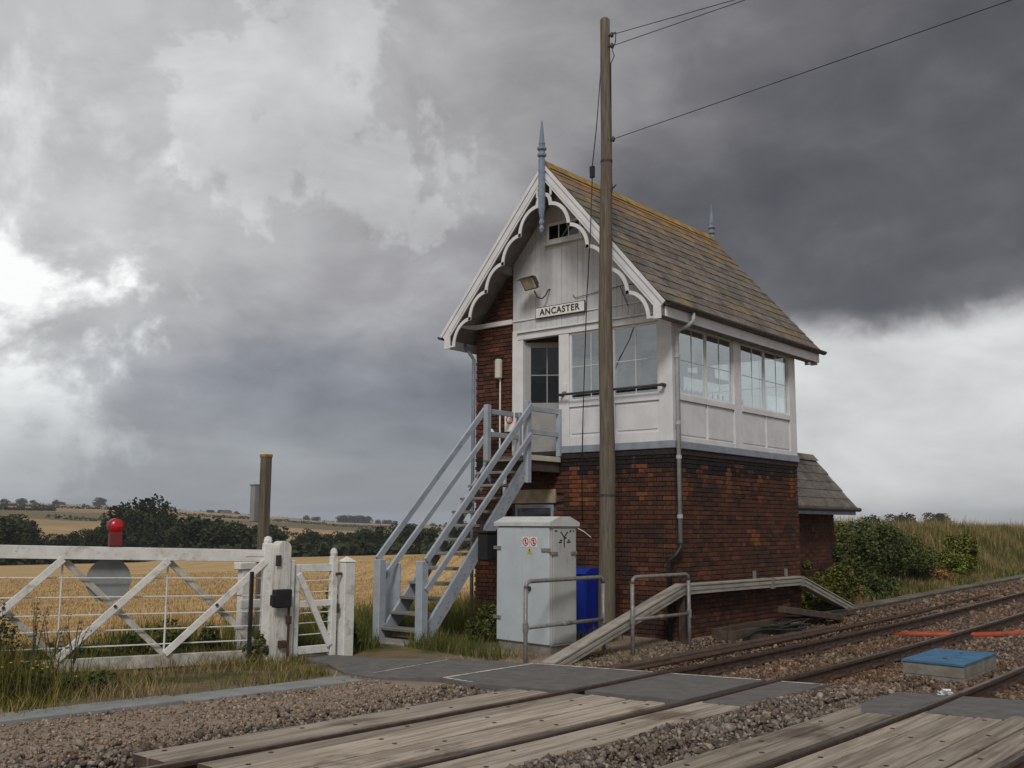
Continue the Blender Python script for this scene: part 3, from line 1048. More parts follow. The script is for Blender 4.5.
FM = lambda u0, u1, d0, d1, z0, z1: (XF + .012 + d0, XF + .012 + d1, u0, u1, z0, z1)
SM = lambda u0, u1, d0, d1, z0, z1: (u0, u1, YS + .012 + d0, YS + .012 + d1, z0, z1)
sash(box, 8.724, 9.639, 3.902, 5.120, FM, fr=.04, bar=.013)
sash(box, 9.641, 10.556, 3.902, 5.120, FM, fr=.04, bar=.013)

# --- side framing
sy0, sy1 = YS - .012, YS + .09
obj('corner_post', B(XF + .0905, 14.52, sy0, sy1, 3.12, 5.30, .006), 'white_paint', box)
obj('post', B(16.43, 16.72, sy0 - .004, sy1, 3.12, 5.06, .006), 'white_paint', box)
obj('corner_post', B(18.73, XR, sy0 - .004, sy1, 3.12, 5.30, .006), 'white_paint', box)
obj('bottom_rail', B(14.522, 16.428, sy0, sy1, 3.12, 3.20, .005).box(16.722, 18.728, sy0, sy1, 3.12, 3.20, .005), 'white_paint', box)
obj('middle_rail', B(14.522, 16.428, sy0 - .01, sy1, 3.80, 3.90, .005).box(16.722, 18.728, sy0 - .01, sy1, 3.80, 3.90, .005), 'white_paint', box)
obj('head_rail', B(14.522, 18.728, sy0, sy1, 5.062, 5.32, .005), 'white_paint', box)
for x0, x1 in ((14.524, 15.455), (15.475, 16.426), (16.724, 17.70), (17.72, 18.726)):
    p = obj('panel', B(x0, x1, sy0 + .03, sy0 + .05, 3.202, 3.798, .003), 'white_paint', box)
    obj('raised_field', B(x0 + .035, x1 - .035, sy0 + .018, sy0 + .029, 3.235, 3.765, .006), 'white_paint', p)
    sash(box, x0, x1, 3.902, 5.06, SM, fr=.03, bar=.012)
obj('muntin', B(15.457, 15.473, sy0 + .002, sy1, 3.20, 3.80, .003).box(17.702, 17.718, sy0 + .002, sy1, 3.20, 3.80, .003), 'white_paint', box)

for y0, y1 in ((8.60, 9.78), (9.80, 10.98)):
    sash(box, y0, y1, 3.902, 5.128, RM, fr=.04, bar=.013)
# --- door, standing a little open into the room
dr = bpy.data.objects.new('door', None)
col.objects.link(dr)
dr.parent = box
dr.location = Vector((XF + .06, 11.595, 3.06)) - wloc(box)
dr.rotation_euler = (0, 0, math.radians(34))


def loc_obj(name, mb, mtl, parent):
    me = mesh_of(name, mb, mtl)
    o = bpy.data.objects.new(name, me)
    col.objects.link(o)
    o.parent = parent
    return o


DW, DH = .79, 2.02
for y0, y1 in ((-.10, 0), (-DW, -DW + .10)):
    loc_obj('stile', MB().box(0, .045, y0, y1, 0, DH), 'door_paint', dr)
for z0, z1 in ((DH - .10, DH), (.78, .90), (0, .16)):
    loc_obj('door_rail', MB().box(0, .045, -DW + .10, -.10, z0, z1), 'door_paint', dr)
loc_obj('panel', MB().box(.012, .03, -DW + .10, -.10, .16, .78), 'door_paint', dr)
loc_obj('glazing_bar', MB().box(.01, .035, -DW / 2 - .01, -DW / 2 + .01, .90, DH - .10).box(.011, .034, -DW + .10, -DW / 2 - .01, 1.40, 1.42).box(.011, .034, -DW / 2 + .01, -.10, 1.40, 1.42), 'door_paint', dr)
for y0, y1 in ((-DW + .10, -DW / 2), (-DW / 2, -.10)):
    for z0, z1 in ((.90, 1.41), (1.41, DH - .10)):
        loc_obj('pane', MB().box(.022, .025, y0 + .004, y1 - .004, z0, z1, c=0), 'glass_dark', dr)
loc_obj('handle', MB().tube([(-.02, -DW + .05, .98), (-.05, -DW + .05, .98), (-.05, -DW + .16, .98)], .01, 6), 'dark_metal', dr)

# --- gable cladding of vertical boards
gc = MB()
y = YS + .01
while y < 11.85 - .01:
    y2 = min(y + .118, 11.848)
    za, zb = roofz(y) - .10, roofz(y2 - .005) - .10
    xo = fx0 + R.uniform(.006, .012)
    lo_ = 5.275
    if zb > lo_ + .05 or za > lo_ + .05:
        a, b_ = y, y2 - .005
        poly = [(a, lo_), (b_, lo_), (b_, max(lo_ + .01, zb)), (a, max(lo_ + .01, za))]
        gc.prism(poly, (xo, 0, 0), (0, 1, 0), (0, 0, 1), (.03, 0, 0))
    y = y2
g_ = obj('gable_cladding', gc, 'cladding_paint', box, fixn=True)
tag(g_, kind='stuff')
obj('gable_backing', MB().prism([(YS + .02, 5.28), (11.848, 5.28), (11.848, roofz(11.848) - .12), (YM, ZR - .14), (YS + .02, roofz(YS + .02) - .12)], (fx0 + .043, 0, 0), (0, 1, 0), (0, 0, 1), (.03, 0, 0)), 'soffit', box, fixn=True)
obj('tie_moulding', MB().box(XF - .05, XF - .001, 11.852, 12.76, 5.44, 5.53, .006).box(fx0 - .012, fx0 + .004, YS + .02, 11.849, 5.475, 5.50, .004), 'white_paint', box)
obj('tie_end', MB().beam((XF - .03, 12.78, 5.485), (RX0 + .05, 12.86, 5.485), .05, .09), 'white_paint', box)
# little window high in the gable
gw = sash(box, 10.25, 11.03, 6.84, 7.20, lambda u0, u1, d0, d1, z0, z1: (fx0 - .035 + d0 * .9, fx0 - .035 + d1 * .9, u0, u1, z0, z1), 3, 1, .055, 'gable_window', 'white_paint', 'glass_dark', .02, .05)
obj('sill', B(fx0 - .06, fx0 + .0, 10.20, 11.08, 6.79, 6.838, .006), 'white_paint', gw)
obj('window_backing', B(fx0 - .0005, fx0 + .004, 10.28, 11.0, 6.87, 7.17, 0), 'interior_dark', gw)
# guard bar in front of the front windows
gb = obj('guard_bar', MB().tube([(XF - .12, 10.72, 4.02), (XF - .12, 8.56, 4.03)], .022, 8), 'dark_metal', box, smooth=True)
obj('bracket', MB().tube([(XF, 8.60, 4.03), (XF - .13, 8.60, 4.03)], .03, 8), 'dark_metal', gb)
obj('bracket', MB().tube([(XF, 10.68, 4.02), (XF - .13, 10.68, 4.02)], .026, 8), 'dark_metal', gb)
obj('key_box', B(fx0 - .03, fx0 - .006, 10.60, 10.70, 4.08, 4.22, .004), 'white_paint', box)

# --- roof
def slope_box(sgn, x0, x1, s0, s1, t0, t1):
    """slab on the roof slope: s measured up from the eaves edge, t outwards; sgn -1 = track side"""
    L = math.hypot(YM - EY, ZR - EZ)
    uy, uz = (YM - EY) / L, (ZR - EZ) / L
    eyy = EY if sgn < 0 else 2 * YM - EY
    d = Vector((0, uy if sgn < 0 else -uy, uz))
    n = Vector((0, -uz if sgn < 0 else uz, uy))
    o = Vector((0, eyy, EZ))
    return o, d, n, L


roof = obj('roof', MB().prism([(EY, EZ - .005), (YM, ZR - .005), (2 * YM - EY, EZ - .005), (2 * YM - EY, EZ - .075), (YM, ZR - .085), (EY, EZ - .075)], (RX0, 0, 0), (1e-9, 1, 0), (0, 0, 1), (RX1 - RX0, 0, 0)), 'soffit', box, fixn=True)
NCOL, NCRS = 20, 15
_, dS, nS, LS = slope_box(-1, 0, 0, 0, 0, 0, 0)
crs = LS / NCRS
sw = (RX1 - RX0 + .04) / NCOL
tilt = math.asin(.010 / crs)
sl_var = []
for vv in range(6):
    mb = MB()
    hw, ln = sw / 2 - .0025, crs * 1.12
    ch = [R.uniform(0, .022) for _ in range(2)]
    poly = [(-hw + ch[0], 0), (hw - ch[1], R.uniform(0, .006)), (hw, ch[1] * .9), (hw, ln), (-hw, ln), (-hw, ch[0] * .8)]
    mb.prism(poly, (0, 0, 0), (1, 0, 0), (0, 1, 0), (0, 0, .009))
    sl_var.append(mesh_of('slate', mb, 'slate'))
pitch = math.atan2(ZR - EZ, YM - EY)
for r_ in range(NCRS):
    offx = (r_ % 2) * sw / 2
    ncol = NCOL if r_ % 2 == 0 else NCOL - 1
    for c_ in range(ncol):
        x = RX0 - .02 + sw * (c_ + .5) + offx
        p = Vector((x, EY, EZ)) + dS * (r_ * crs - .03) + nS * (.004 + .011)
        inst('slate', R.choice(sl_var), roof, p + nS * R.uniform(-.001, .003), (pitch - tilt * 1.2 + R.uniform(-.006, .006), 0, 0), (1, 1, 1))
    if r_ % 2:
        for xe in (RX0 - .02 + sw / 4, RX1 + .02 - sw / 4):
            p = Vector((xe, EY, EZ)) + dS * (r_ * crs - .03) + nS * .015
            inst('slate', sl_var[0], roof, p, (pitch - tilt * 1.2, 0, 0), (.5, 1, 1))
mb = MB()
for r_ in range(NCRS):
    for c_ in range(NCOL):
        x0 = RX0 - .02 + sw * c_ + .002
        a = Vector((x0, 2 * YM - EY, EZ)) + Vector((0, -dS.y, dS.z)) * (r_ * crs - .03 + crs * .56) + Vector((0, -nS.y, nS.z)) * .014
        mb.hexa(a + Vector((sw / 2, 0, 0)), (sw / 2 - .003, 0, 0), Vector((0, -dS.y, dS.z)) * crs * .56, Vector((0, -nS.y, nS.z)) * .0045 + Vector((0, -dS.y, dS.z)) * .0, 0)
tag(obj('field_side_slates', mb, 'slate', roof), kind='stuff')
x = RX0 - .02
while x < RX1:
    x2 = min(x + .43, RX1 + .03)
    obj('ridge_tile', MB().prism([(-.14, -.135), (-.02, .022), (.02, .022), (.14, -.135), (.12, -.145), (0, -.005), (-.12, -.145)], (x, YM, ZR + .028 + R.uniform(-.004, .006)), (0, 1, 0), (0, 0, 1), (x2 - x - .006, 0, 0)), 'ridge_tile', roof, fixn=True)
    x = x2
for yy_, zz_ in ((YM - 1.25, 0), (YM + 1.25, 0), (YM, 0)):
    obj('purlin', B(RX0 + .03, XF - .06, yy_ - .05, yy_ + .05, roofz(yy_) - .28, roofz(yy_) - .12, .005), 'soffit', roof)
obj('soffit_board', MB().beam((RX0 + .02, EY + .05, EZ - .10), (RX1 - .02, EY + .05, EZ - .10), .02, .04), 'soffit', roof)
# eaves on the track side
obj('fascia', B(RX0 + .03, RX1 - .03, EY + .0, EY + .03, EZ - .255, EZ - .085, .004), 'white_paint', roof)
obj('tilting_fillet', B(RX0 + .03, RX1 - .03, EY + .002, EY + .05, EZ - .084, EZ - .002, .002), 'gutter', roof)
obj('soffit', B(RX0 + .03, RX1 - .03, EY + .032, YS - .02, EZ - .235, EZ - .215, .002), 'soffit', roof)
obj('fascia', B(RX0 + .03, RX1 - .03, 2 * YM - EY - .03, 2 * YM - EY, EZ - .255, EZ - .085, .004), 'white_paint', roof)
gut = MB()
n = 9
for k in range(n - 1):
    a, b_ = math.pi * (1 + k / (n - 1)), math.pi * (1 + (k + 1) / (n - 1))
    for rr_ in (.062, .056):
        pass
prof_o = [(math.cos(math.pi * (1 + k / 8)) * .064, math.sin(math.pi * (1 + k / 8)) * .064) for k in range(9)]
prof_i = [(math.cos(math.pi * (1 + k / 8)) * .056, math.sin(math.pi * (1 + k / 8)) * .056) for k in range(9)]
gut.strip(prof_i, prof_o, (RX0 - .02, EY - .062, EZ - .03), (0, 1, 0), (0, 0, 1), (RX1 - RX0 + .10, 0, 0))
gt = obj('gutter', gut, 'gutter', box, fixn=True)
gut2 = MB().strip(prof_i, prof_o, (RX0 - .02, 2 * YM - EY + .062, EZ - .03), (0, 1, 0), (0, 0, 1), (RX1 - RX0 + .10, 0, 0))
obj('gutter', gut2, 'gutter', box, fixn=True)
dp = obj('downpipe', MB().tube([(14.45, EY - .062, EZ - .09), (14.45, EY - .062, EZ - .22), (14.42, EY, EZ - .29), (14.36, YS - .11, EZ - .36), (14.355, YS - .075, EZ - .46), (14.355, YS - .075, 1.46)], .036, 8), 'grey_pipe', box, smooth=True)
obj('pipe_shoe', MB().tube([(14.355, YS - .075, 1.475), (14.34, YS - .085, 1.40), (14.22, YS - .06, 1.28), (14.21, YS + .05, 1.2), (14.21, YS + .05, -.1)], .042, 8), 'black', dp, smooth=True)
for z in (4.5, 3.4, 2.85, 1.9):
    obj('pipe_collar', MB().lathe([(.047, -.03), (.047, .03)], (14.355, YS - .075, z), 8), 'grey_pipe', dp)
obj('downpipe', MB().tube([(XF - .06, 13.02, EZ - .1), (XF - .06, 12.85, EZ - .32), (XF - .02, 12.80, EZ - .42), (XF - .02, 12.80, .1)], .034, 8), 'sill_paint', box, smooth=True)

# --- bargeboards with scalloped fretwork
for front in (True, False):
    xb = RX0 - .035 if front else RX1 + .0
    xe = xb + .035
    bo = bpy.data.objects.new('bargeboard', None)
    col.objects.link(bo)
    bo.parent = box
    bo.location = Vector((xb, YM, ZR)) - wloc(box)
    for sg in (-1, 1):
        L = LS
        d = Vector((0, sg * dS.y, -dS.z))           # downwards along the slope
        n = Vector((0, -sg * dS.z, -dS.y))          # into the gable (perpendicular, downwards)
        o0 = Vector((xb, YM, ZR - .012))
        mb = MB()
        mb.prism([(.0, .0), (L + .02, .0), (L + .02, .15), (.02, .15)], o0, d, n, (.035, 0, 0))
        obj('board', mb, 'white_paint', bo, fixn=True)
        mb = MB()
        mb.prism([(.0, -.012), (L + .03, -.012), (L + .03, .045), (.0, .045)], o0 + Vector((-.018 if front else .036, 0, 0)), d, n, (.017, 0, 0))
        obj('cover_mould', mb, 'white_paint', bo, fixn=True)
        mb = MB()
        mb.prism([(.10, .162), (L, .162), (L, .19), (.12, .19)], o0 + Vector((.004, 0, 0)), d, n, (.026, 0, 0))
        obj('inner_rail', mb, 'white_paint', bo, fixn=True)
        mb = MB()
        mb.prism([(.10, .149), (L, .149), (L, .163), (.12, .163)], o0 + Vector((.014, 0, 0)), d, n, (.012, 0, 0))
        obj('rail_backing', mb, 'white_paint', bo, fixn=True)
        # scallops: horizontal leaving the upper cusp, vertical reaching the lower one
        fret = MB()
        nb = 5
        s_start, s_end = .66, L - .02
        depth = .415
        cus = [o0 + d * (s_start + (s_end - s_start) * i / nb) + n * depth for i in range(nb + 1)]
        band = .062
        for i in range(nb):
            a, b2 = cus[i], cus[i + 1]
            inn, outp = [], []
            for k in range(11):
                t = math.pi / 2 * k / 10
                yv = (b2.y - a.y)
                zv = (a.z - b2.z)
                y_ = a.y + yv * math.sin(t)
                z_ = b2.z + zv * math.cos(t)
                ny, nz_ = math.sin(t) * zv, math.cos(t) * abs(yv)
                q = math.hypot(ny, nz_) or 1
                inn.append((y_, z_))
                outp.append((y_ + sg * ny / q * band, z_ + nz_ / q * band))
            fret.strip(inn, outp, (xb + .006, 0, 0), (0, 1, 0), (0, 0, 1), (.022, 0, 0))
            # small tail joining cusp and rail
            fret.box(xb + .007, xb + .027, min(b2.y, b2.y + sg * .16), max(b2.y, b2.y + sg * .16), b2.z - .0, b2.z + .03, .002)
        # top arch springing from the pendant
        a = Vector((xb, YM, ZR - .60))
        b2 = cus[0]
        inn, outp = [], []
        for k in range(11):
            t = math.pi / 2 * k / 10
            y_ = a.y + sg * .03 + (b2.y - a.y - sg * .03) * math.sin(t)
            z_ = b2.z + (a.z - b2.z) * math.cos(t)
            ny, nz_ = math.sin(t) * (a.z - b2.z), math.cos(t) * abs(b2.y - a.y)
            q = math.hypot(ny, nz_) or 1
            inn.append((y_, z_))
            outp.append((y_ + sg * ny / q * band, z_ + nz_ / q * band))
        fret.strip(inn, outp, (xb + .005, 0, 0), (0, 1, 0), (0, 0, 1), (.024, 0, 0))
        fret.box(xb + .008, xb + .026, min(YM + sg * .13, YM + sg * .17), max(YM + sg * .13, YM + sg * .17), ZR - .60, ZR - .28, .002)
        obj('fretwork', fret, 'white_paint', bo, fixn=True)
        ef = o0 + d * (L - .01) + n * .17
        obj('bargeboard_foot', MB().box(xb + .002, xb + .033, ef.y - .07, ef.y + .07, cus[-1].z - .02, ef.z + .1, .004), 'white_paint', bo)
    fxp = RX0 - .075 if front else RX1 + .075
    fin = obj('finial', MB().lathe([(.004, -1.26), (.035, -1.22), (.052, -1.16), (.03, -1.10), (.05, -1.06), (.05, -1.03), (.032, -.99), (.045, -.92), (.062, -.80), (.062, .10), (.05, .11), (.05, .14), (.082, .16), (.082, .20), (.055, .22), (.055, .26), (.085, .28), (.085, .32), (.05, .34), (.062, .40), (.05, .42), (.030, .63), (.012, .80), (.004, .83)], (fxp, YM, ZR - .04), 8), 'finial_paint', box)

# lever frame and added furniture seen dimly through the glass
lf = obj('lever_frame', B(15.0, 18.0, 9.3, 9.6, 3.06, 3.5, .01), 'interior_dark', box)
for k in range(14):
    x = 15.1 + k * .2
    obj('lever', MB().tube([(x, 9.45, 3.5), (x, 9.35, 4.25)], .016, 6), 'galv', lf)
obj('block_shelf', B(15.0, 18.2, 9.42, 9.66, 4.55, 4.59, .004).box(15.3, 15.6, 9.46, 9.62, 4.592, 4.85).box(16.3, 16.55, 9.46, 9.62, 4.592, 4.9).box(17.2, 17.6, 9.46, 9.62, 4.592, 4.8), 'interior_dark', box)
obj('notice_board', B(15.2, 16.6, YL - .29, YL - .262, 4.0, 4.9, .004), 'sign_white', box)

obj('added_white_box', B(15.62, 16.25, 8.95, 9.2, 3.06, 4.12, .01), 'white_paint', box)  # white box added to put pale, reflection-like shapes in the side panes
obj('added_desk', B(17.0, 18.3, 8.75, 9.15, 3.72, 3.78, .005), 'white_paint', box)  # invented desk, white to break up the flat look of the panes
obj('monitor', B(17.3, 17.75, 8.95, 9.0, 3.8, 4.15, .01), 'ink', box)
# --- name board
sg_ = thing('name_sign', 'white name board reading ANCASTER above the door of the signal box', 'sign', (XF - .03, 10.73, 5.55))
bd = obj('board', B(fx0 - .045, fx0 - .016, 10.19, 11.27, 5.475, 5.655, .004), 'sign_white', sg_)
obj('border', MB().box(fx0 - .040, fx0 - .014, 10.178, 10.189, 5.463, 5.667, .001).box(fx0 - .040, fx0 - .014, 11.271, 11.282, 5.463, 5.667, .001).box(fx0 - .040, fx0 - .014, 10.19, 11.27, 5.656, 5.667, .001).box(fx0 - .040, fx0 - .014, 10.19, 11.27, 5.458, 5.474, .001), 'ink', sg_)


def text(body, size, mtl, parent, origin, xdir, ydir, name='lettering', bold=.0, align='CENTER', spacing=1.0):
    cu = bpy.data.curves.new(name, 'FONT')
    cu.body = body
    cu.size = size
    cu.align_x = align
    cu.align_y = 'CENTER'
    cu.extrude = .0015
    cu.offset = bold
    cu.space_character = spacing
    tmp = bpy.data.objects.new('tmp', cu)
    col.objects.link(tmp)
    dg = bpy.context.evaluated_depsgraph_get()
    dg.update()
    me = bpy.data.meshes.new_from_object(tmp.evaluated_get(dg))
    bpy.data.objects.remove(tmp)
    me.materials.clear()
    me.materials.append(MATS[mtl])
    o = bpy.data.objects.new(name, me)
    col.objects.link(o)
    x_, y_ = Vector(xdir).normalized(), Vector(ydir).normalized()
    z_ = x_.cross(y_)
    mm = Matrix((x_, y_, z_)).transposed().to_4x4()
    mm.translation = Vector(origin) - wloc(parent)
    o.parent = parent
    o.matrix_local = mm
    return o


text('ANCASTER', .162, 'ink', sg_, (fx0 - .0485, 10.73, 5.565), (0, -1, 0), (0, 0, 1), bold=.004, spacing=1.13)

# --- floodlight
fl = thing('floodlight', 'small black floodlight on a curved bracket above the name board', 'floodlight', (fx0, 11.25, 6.0))
obj('bracket', MB().tube([(fx0, 10.98, 5.98), (fx0 - .05, 10.98, 5.96), (fx0 - .09, 11.0, 5.86), (fx0 - .12, 11.06, 5.80), (fx0 - .16, 11.14, 5.83), (fx0 - .20, 11.18, 5.95)], .014, 7), 'dark_metal', fl, smooth=True)
hd = MB()
ctr = Vector((fx0 - .25, 11.22, 6.10))
ax = Vector((-.75, .12, -.50)).normalized()          # the way it faces
sx = ax.cross(Vector((0, 0, 1))).normalized()
ux = sx.cross(ax).normalized()
for k, (h0, h1, t0, t1) in enumerate(((.17, .13, 0, .06), (.11, .085, -.085, 0))):
    vs = []
    for t_, sc in ((t0, .7 if k == 1 else .93), (t1, 1 if k == 1 else 1.0)):
        for a_, b_ in ((-1, -1), (1, -1), (1, 1), (-1, 1)):
            vs.append(ctr + ax * t_ + sx * a_ * (.17 if k == 0 else .14) * sc + ux * b_ * (.12 if k == 0 else .10) * sc)
    hd.add(vs, [(3, 2, 1, 0), (4, 5, 6, 7)] + [(i, (i + 1) % 4, (i + 1) % 4 + 4, i + 4) for i in range(4)])
obj('housing', hd, 'dark_metal', fl, fixn=True)
obj('reflector', MB().hexa(ctr + ax * .062, sx * .15, ux * .10, ax * .002, 0), 'reflector', fl)
obj('visor', MB().hexa(ctr + ax * .10 + ux * .125, sx * .17, ux * .004, ax * .06, 0), 'dark_metal', fl)

# --- white housing on a conduit left of the door
wh = thing('cable_housing', 'cream cylindrical housing on a thin conduit fixed to the brick beside the door', 'housing', (XF - .06, 12.1, 3.0))
obj('cylinder_cover', MB().lathe([(.055, 4.44), (.07, 4.455), (.07, 4.78), (.055, 4.80)], (XF - .09, 12.12, 0), 12), 'cream', wh, smooth=False)
obj('conduit', MB().tube([(XF - .05, 12.11, 4.44), (XF - .05, 12.11, 2.95)], .016, 6), 'sign_white', wh)
wl_ = thing('wall_lamp', 'small pale swan neck lamp on the brick wall above the stair head', 'lamp', (XF - .04, 12.4, 3.3))
obj('swan_neck', MB().tube([(XF, 12.42, 3.2), (XF - .10, 12.42, 3.24), (XF - .16, 12.40, 3.40), (XF - .18, 12.32, 3.52), (XF - .2, 12.22, 3.50)], .016, 6), 'galv', wl_)
obj('lamp_shade', MB().lathe([(.03, 3.50), (.07, 3.44), (.085, 3.40), (.08, 3.395)], (XF - .2, 12.2, 0), 10), 'sign_white', wl_)
ns = thing('notice_plate', 'small white notice with red ring on the stair head rail by the door', 'notice', (14.1, 11.72, 3.4))
obj('plate', B(14.08, 14.09, 11.60, 11.84, 3.42, 3.78, .003), 'sign_white', ns)
ring = MB()
ring.strip([(math.cos(t * math.pi / 12) * .06, math.sin(t * math.pi / 12) * .06) for t in range(25)], [(math.cos(t * math.pi / 12) * .085, math.sin(t * math.pi / 12) * .085) for t in range(25)], (14.078, 11.72, 3.64), (0, 1, 0), (0, 0, 1), (-.003, 0, 0))
obj('red_ring', ring, 'sign_red', ns)


# ------------------------------------------------------------------ staircase
SX0, SX1, SYA, SYB, SZ1, SZ0 = 10.86, 13.38, 10.78, 11.62, 2.92, .05
st = thing('staircase', 'pale blue grey wooden staircase with handrails climbing to the open door', 'staircase', (SX0, 11.2, SZ0))
sdir = Vector((SX1 - SX0, 0, SZ1 - SZ0)).normalized()
for y in (SYA, SYB):
    mb = MB().beam((SX0 + .12, y, SZ0 - .0), (SX1 + .02, y, SZ1 - .19), .05, .23)
    s_ = obj('stringer', mb, 'stair_paint', st)
    if y == SYA:
        bb = MB()
        for k in range(13):
            q = Vector((SX0 + .16, 0, SZ0)) + (Vector((SX1, 0, SZ1 - .24)) - Vector((SX0 + .16, 0, SZ0))) * (k + .45) / 13
            for dz in (-.03, .05):
                bb.tube([(q.x + dz * .5, y - .024, q.z + dz), (q.x + dz * .5, y - .034, q.z + dz)], .014, 6)
        tag(obj('bolt', bb, 'sill_paint', s_), kind='stuff')
NTR = 13
for k in range(NTR):
    f_ = (k + .75) / NTR
    x, z = SX0 + (SX1 - SX0) * f_, SZ0 + (SZ1 - SZ0) * f_
    obj('tread', B(x - .12, x + .13, SYA + .027, SYB - .027, z - .045, z, .006), 'tread_wood', st)
# posts
for y in (SYA - .03, SYB + .03):
    obj('newel_post', B(SX0 - .02, SX0 + .12, y - .07, y + .07, -.05, 1.22, .01), 'stair_paint', st)
    obj('newel_post', B(SX1 - .05, SX1 + .06, y - .05, y + .05, 2.45, 3.84, .01), 'stair_paint', st)
for y in (SYA - .105, SYB + .105):
    sgy = -1 if y < 11 else 1
    for z0_, z1_, h_ in ((1.13, 3.76, .10), (.70, 3.27, .09)):
        obj('handrail', MB().beam((SX0 + .06, y - sgy * .0, z0_ + .09), (SX1 + .03, y, z1_), .045, h_), 'stair_paint', st)
# landing
ld = obj('landing', MB(), 'stair_paint', st)
for k in range(6):
    xa = SX1 + .02 + k * .152
    obj('landing_board', B(xa, xa + .145, SYA - .02, SYB + .04, 2.88, 2.92, .004), 'post_wood', ld)
obj('landing_edge', B(SX1 - .0, XF - .04, SYA - .06, SYA - .022, 2.84, 2.93, .004), 'cream', ld)
obj('joist', B(SX1 + .0, XF - .02, SYA - .02, SYA + .05, 2.66, 2.878, .005), 'plank_dark', ld)
obj('joist', B(SX1 + .0, XF - .02, SYB - .05, SYB + .02, 2.66, 2.878, .005), 'plank_dark', ld)
obj('joist', B(SX1 - .02, SX1 + .06, SYA + .052, SYB - .052, 2.66, 2.876, .005), 'plank_dark', ld)
for y in (SYA - .03, SYB + .03):
    obj('landing_post', B(XF - .09, XF - .02, y - .04, y + .04, 2.94, 3.78, .006), 'stair_paint', st)
    obj('landing_rail', B(SX1 + .06, XF - .091, y - .022, y + .022, 3.68, 3.77, .005), 'stair_paint', st)
    obj('landing_rail', B(SX1 + .06, XF - .091, y - .022, y + .022, 3.28, 3.37, .005), 'stair_paint', st)
obj('bottom_step', B(SX0 - .32, SX0 + .12, SYA - .05, SYB + .05, -.06, .055, .015), 'concrete', st)
# side gate-board at the foot and panel behind
obj('side_panel', B(SX0 + .5, SX0 + .53, SYB + .06, SYB + .6, .25, 1.15, .006), 'stair_paint', st)

bb_ = thing('black_box', 'black plastic box hanging under the right side of the stairs', 'box', (12.25, 10.70, 1.2))
obj('box_body', B(12.10, 12.42, 10.52, 10.72, 1.20, 1.62, .015), 'black', bb_)
obj('box_lid', B(12.08, 12.44, 10.50, 10.735, 1.621, 1.66, .01), 'black', bb_)
obj('hanger', B(12.2, 12.24, 10.722, 10.75, 1.5, 1.95, .003), 'dark_metal', bb_)
o = obj('drain_pipe', MB().tube([(XF - .06, 11.98, 2.9), (XF - .06, 11.98, .0)], .036, 8), 'grey_pipe', loc=(XF - .06, 11.98, 0), smooth=True)
tag(o, 'grey drain pipe on the brick wall behind the stairs', 'pipe')

# ------------------------------------------------------------------ equipment cabinet
ca, cb = Vector((11.626, 9.909, 0)), Vector((11.47, 8.80, 0))
cabw = (cb - ca).length
u_ = (cb - ca).normalized()
v_ = Vector((-u_.y, u_.x, 0))                     # away from the camera
if v_.x < 0:
    v_ = -v_
cab = thing('equipment_cabinet', 'pale grey two door railway equipment cabinet before the signal box', 'cabinet', ca)
D_ = .53


def cbx(mb, a0, a1, b0, b1, z0, z1, c=.006):
    o = ca + u_ * (a0 + a1) / 2 + v_ * (b0 + b1) / 2 + Vector((0, 0, (z0 + z1) / 2))
    return mb.hexa(o, u_ * abs(a1 - a0) / 2, v_ * abs(b1 - b0) / 2, (0, 0, abs(z1 - z0) / 2), c)


obj('plinth', cbx(MB(), .02, cabw - .02, .02, D_ - .02, -.1, .08), 'concrete', cab)
obj('body', cbx(MB(), 0, cabw, .02, D_, .08, 1.735, .008), 'cabinet_side', cab)
for a0, a1 in ((.012, cabw * .49 - .004), (cabw * .49 + .004, cabw - .012)):
    obj('door', cbx(MB(), a0, a1, -.012, .019, .10, 1.72, .006), 'cabinet', cab)
obj('side_panel', MB().hexa(ca + u_ * (cabw + .006) + v_ * (D_ / 2 + .01) + Vector((0, 0, .91)), u_ * .006, v_ * (D_ / 2 - .05), (0, 0, .79), .003), 'cabinet_side', cab)
rf = MB()
ov = .035
prof = [(-ov, 1.737), (D_ + ov, 1.737), (D_ + ov, 1.79), (D_ * .5 + .10, 1.875), (D_ * .5 - .10, 1.875), (-ov, 1.79)]
rf.prism([(a, b) for a, b in prof], ca + u_ * (-ov), v_, (0, 0, 1), u_ * (cabw + 2 * ov))
obj('cabinet_roof', rf, 'cabinet_roof', cab, fixn=True)
for z in (1.42, .42):
    obj('hinge', cbx(MB(), -.05, .11, -.03, -.013, z - .025, z + .025, .003), 'galv', cab)
    if z > 1:
        obj('hinge', cbx(MB(), cabw - .15, cabw + .03, -.03, -.013, z - .04, z + .01, .003), 'galv', cab)
obj('door_handle', MB().tube([ca + u_ * (cabw * .49 + .17) + v_ * -.013 + Vector((0, 0, .86)), ca + u_ * (cabw * .49 + .17) + v_ * -.05 + Vector((0, 0, .86))], .035, 10), 'dark_metal', cab)
for q_ in (.07, D_ - .07):
    obj('side_latch', MB().hexa(ca + u_ * (cabw + .02) + v_ * q_ + Vector((0, 0, 1.36)), u_ * .012, v_ * .06, (0, 0, .022), .003), 'galv', cab)
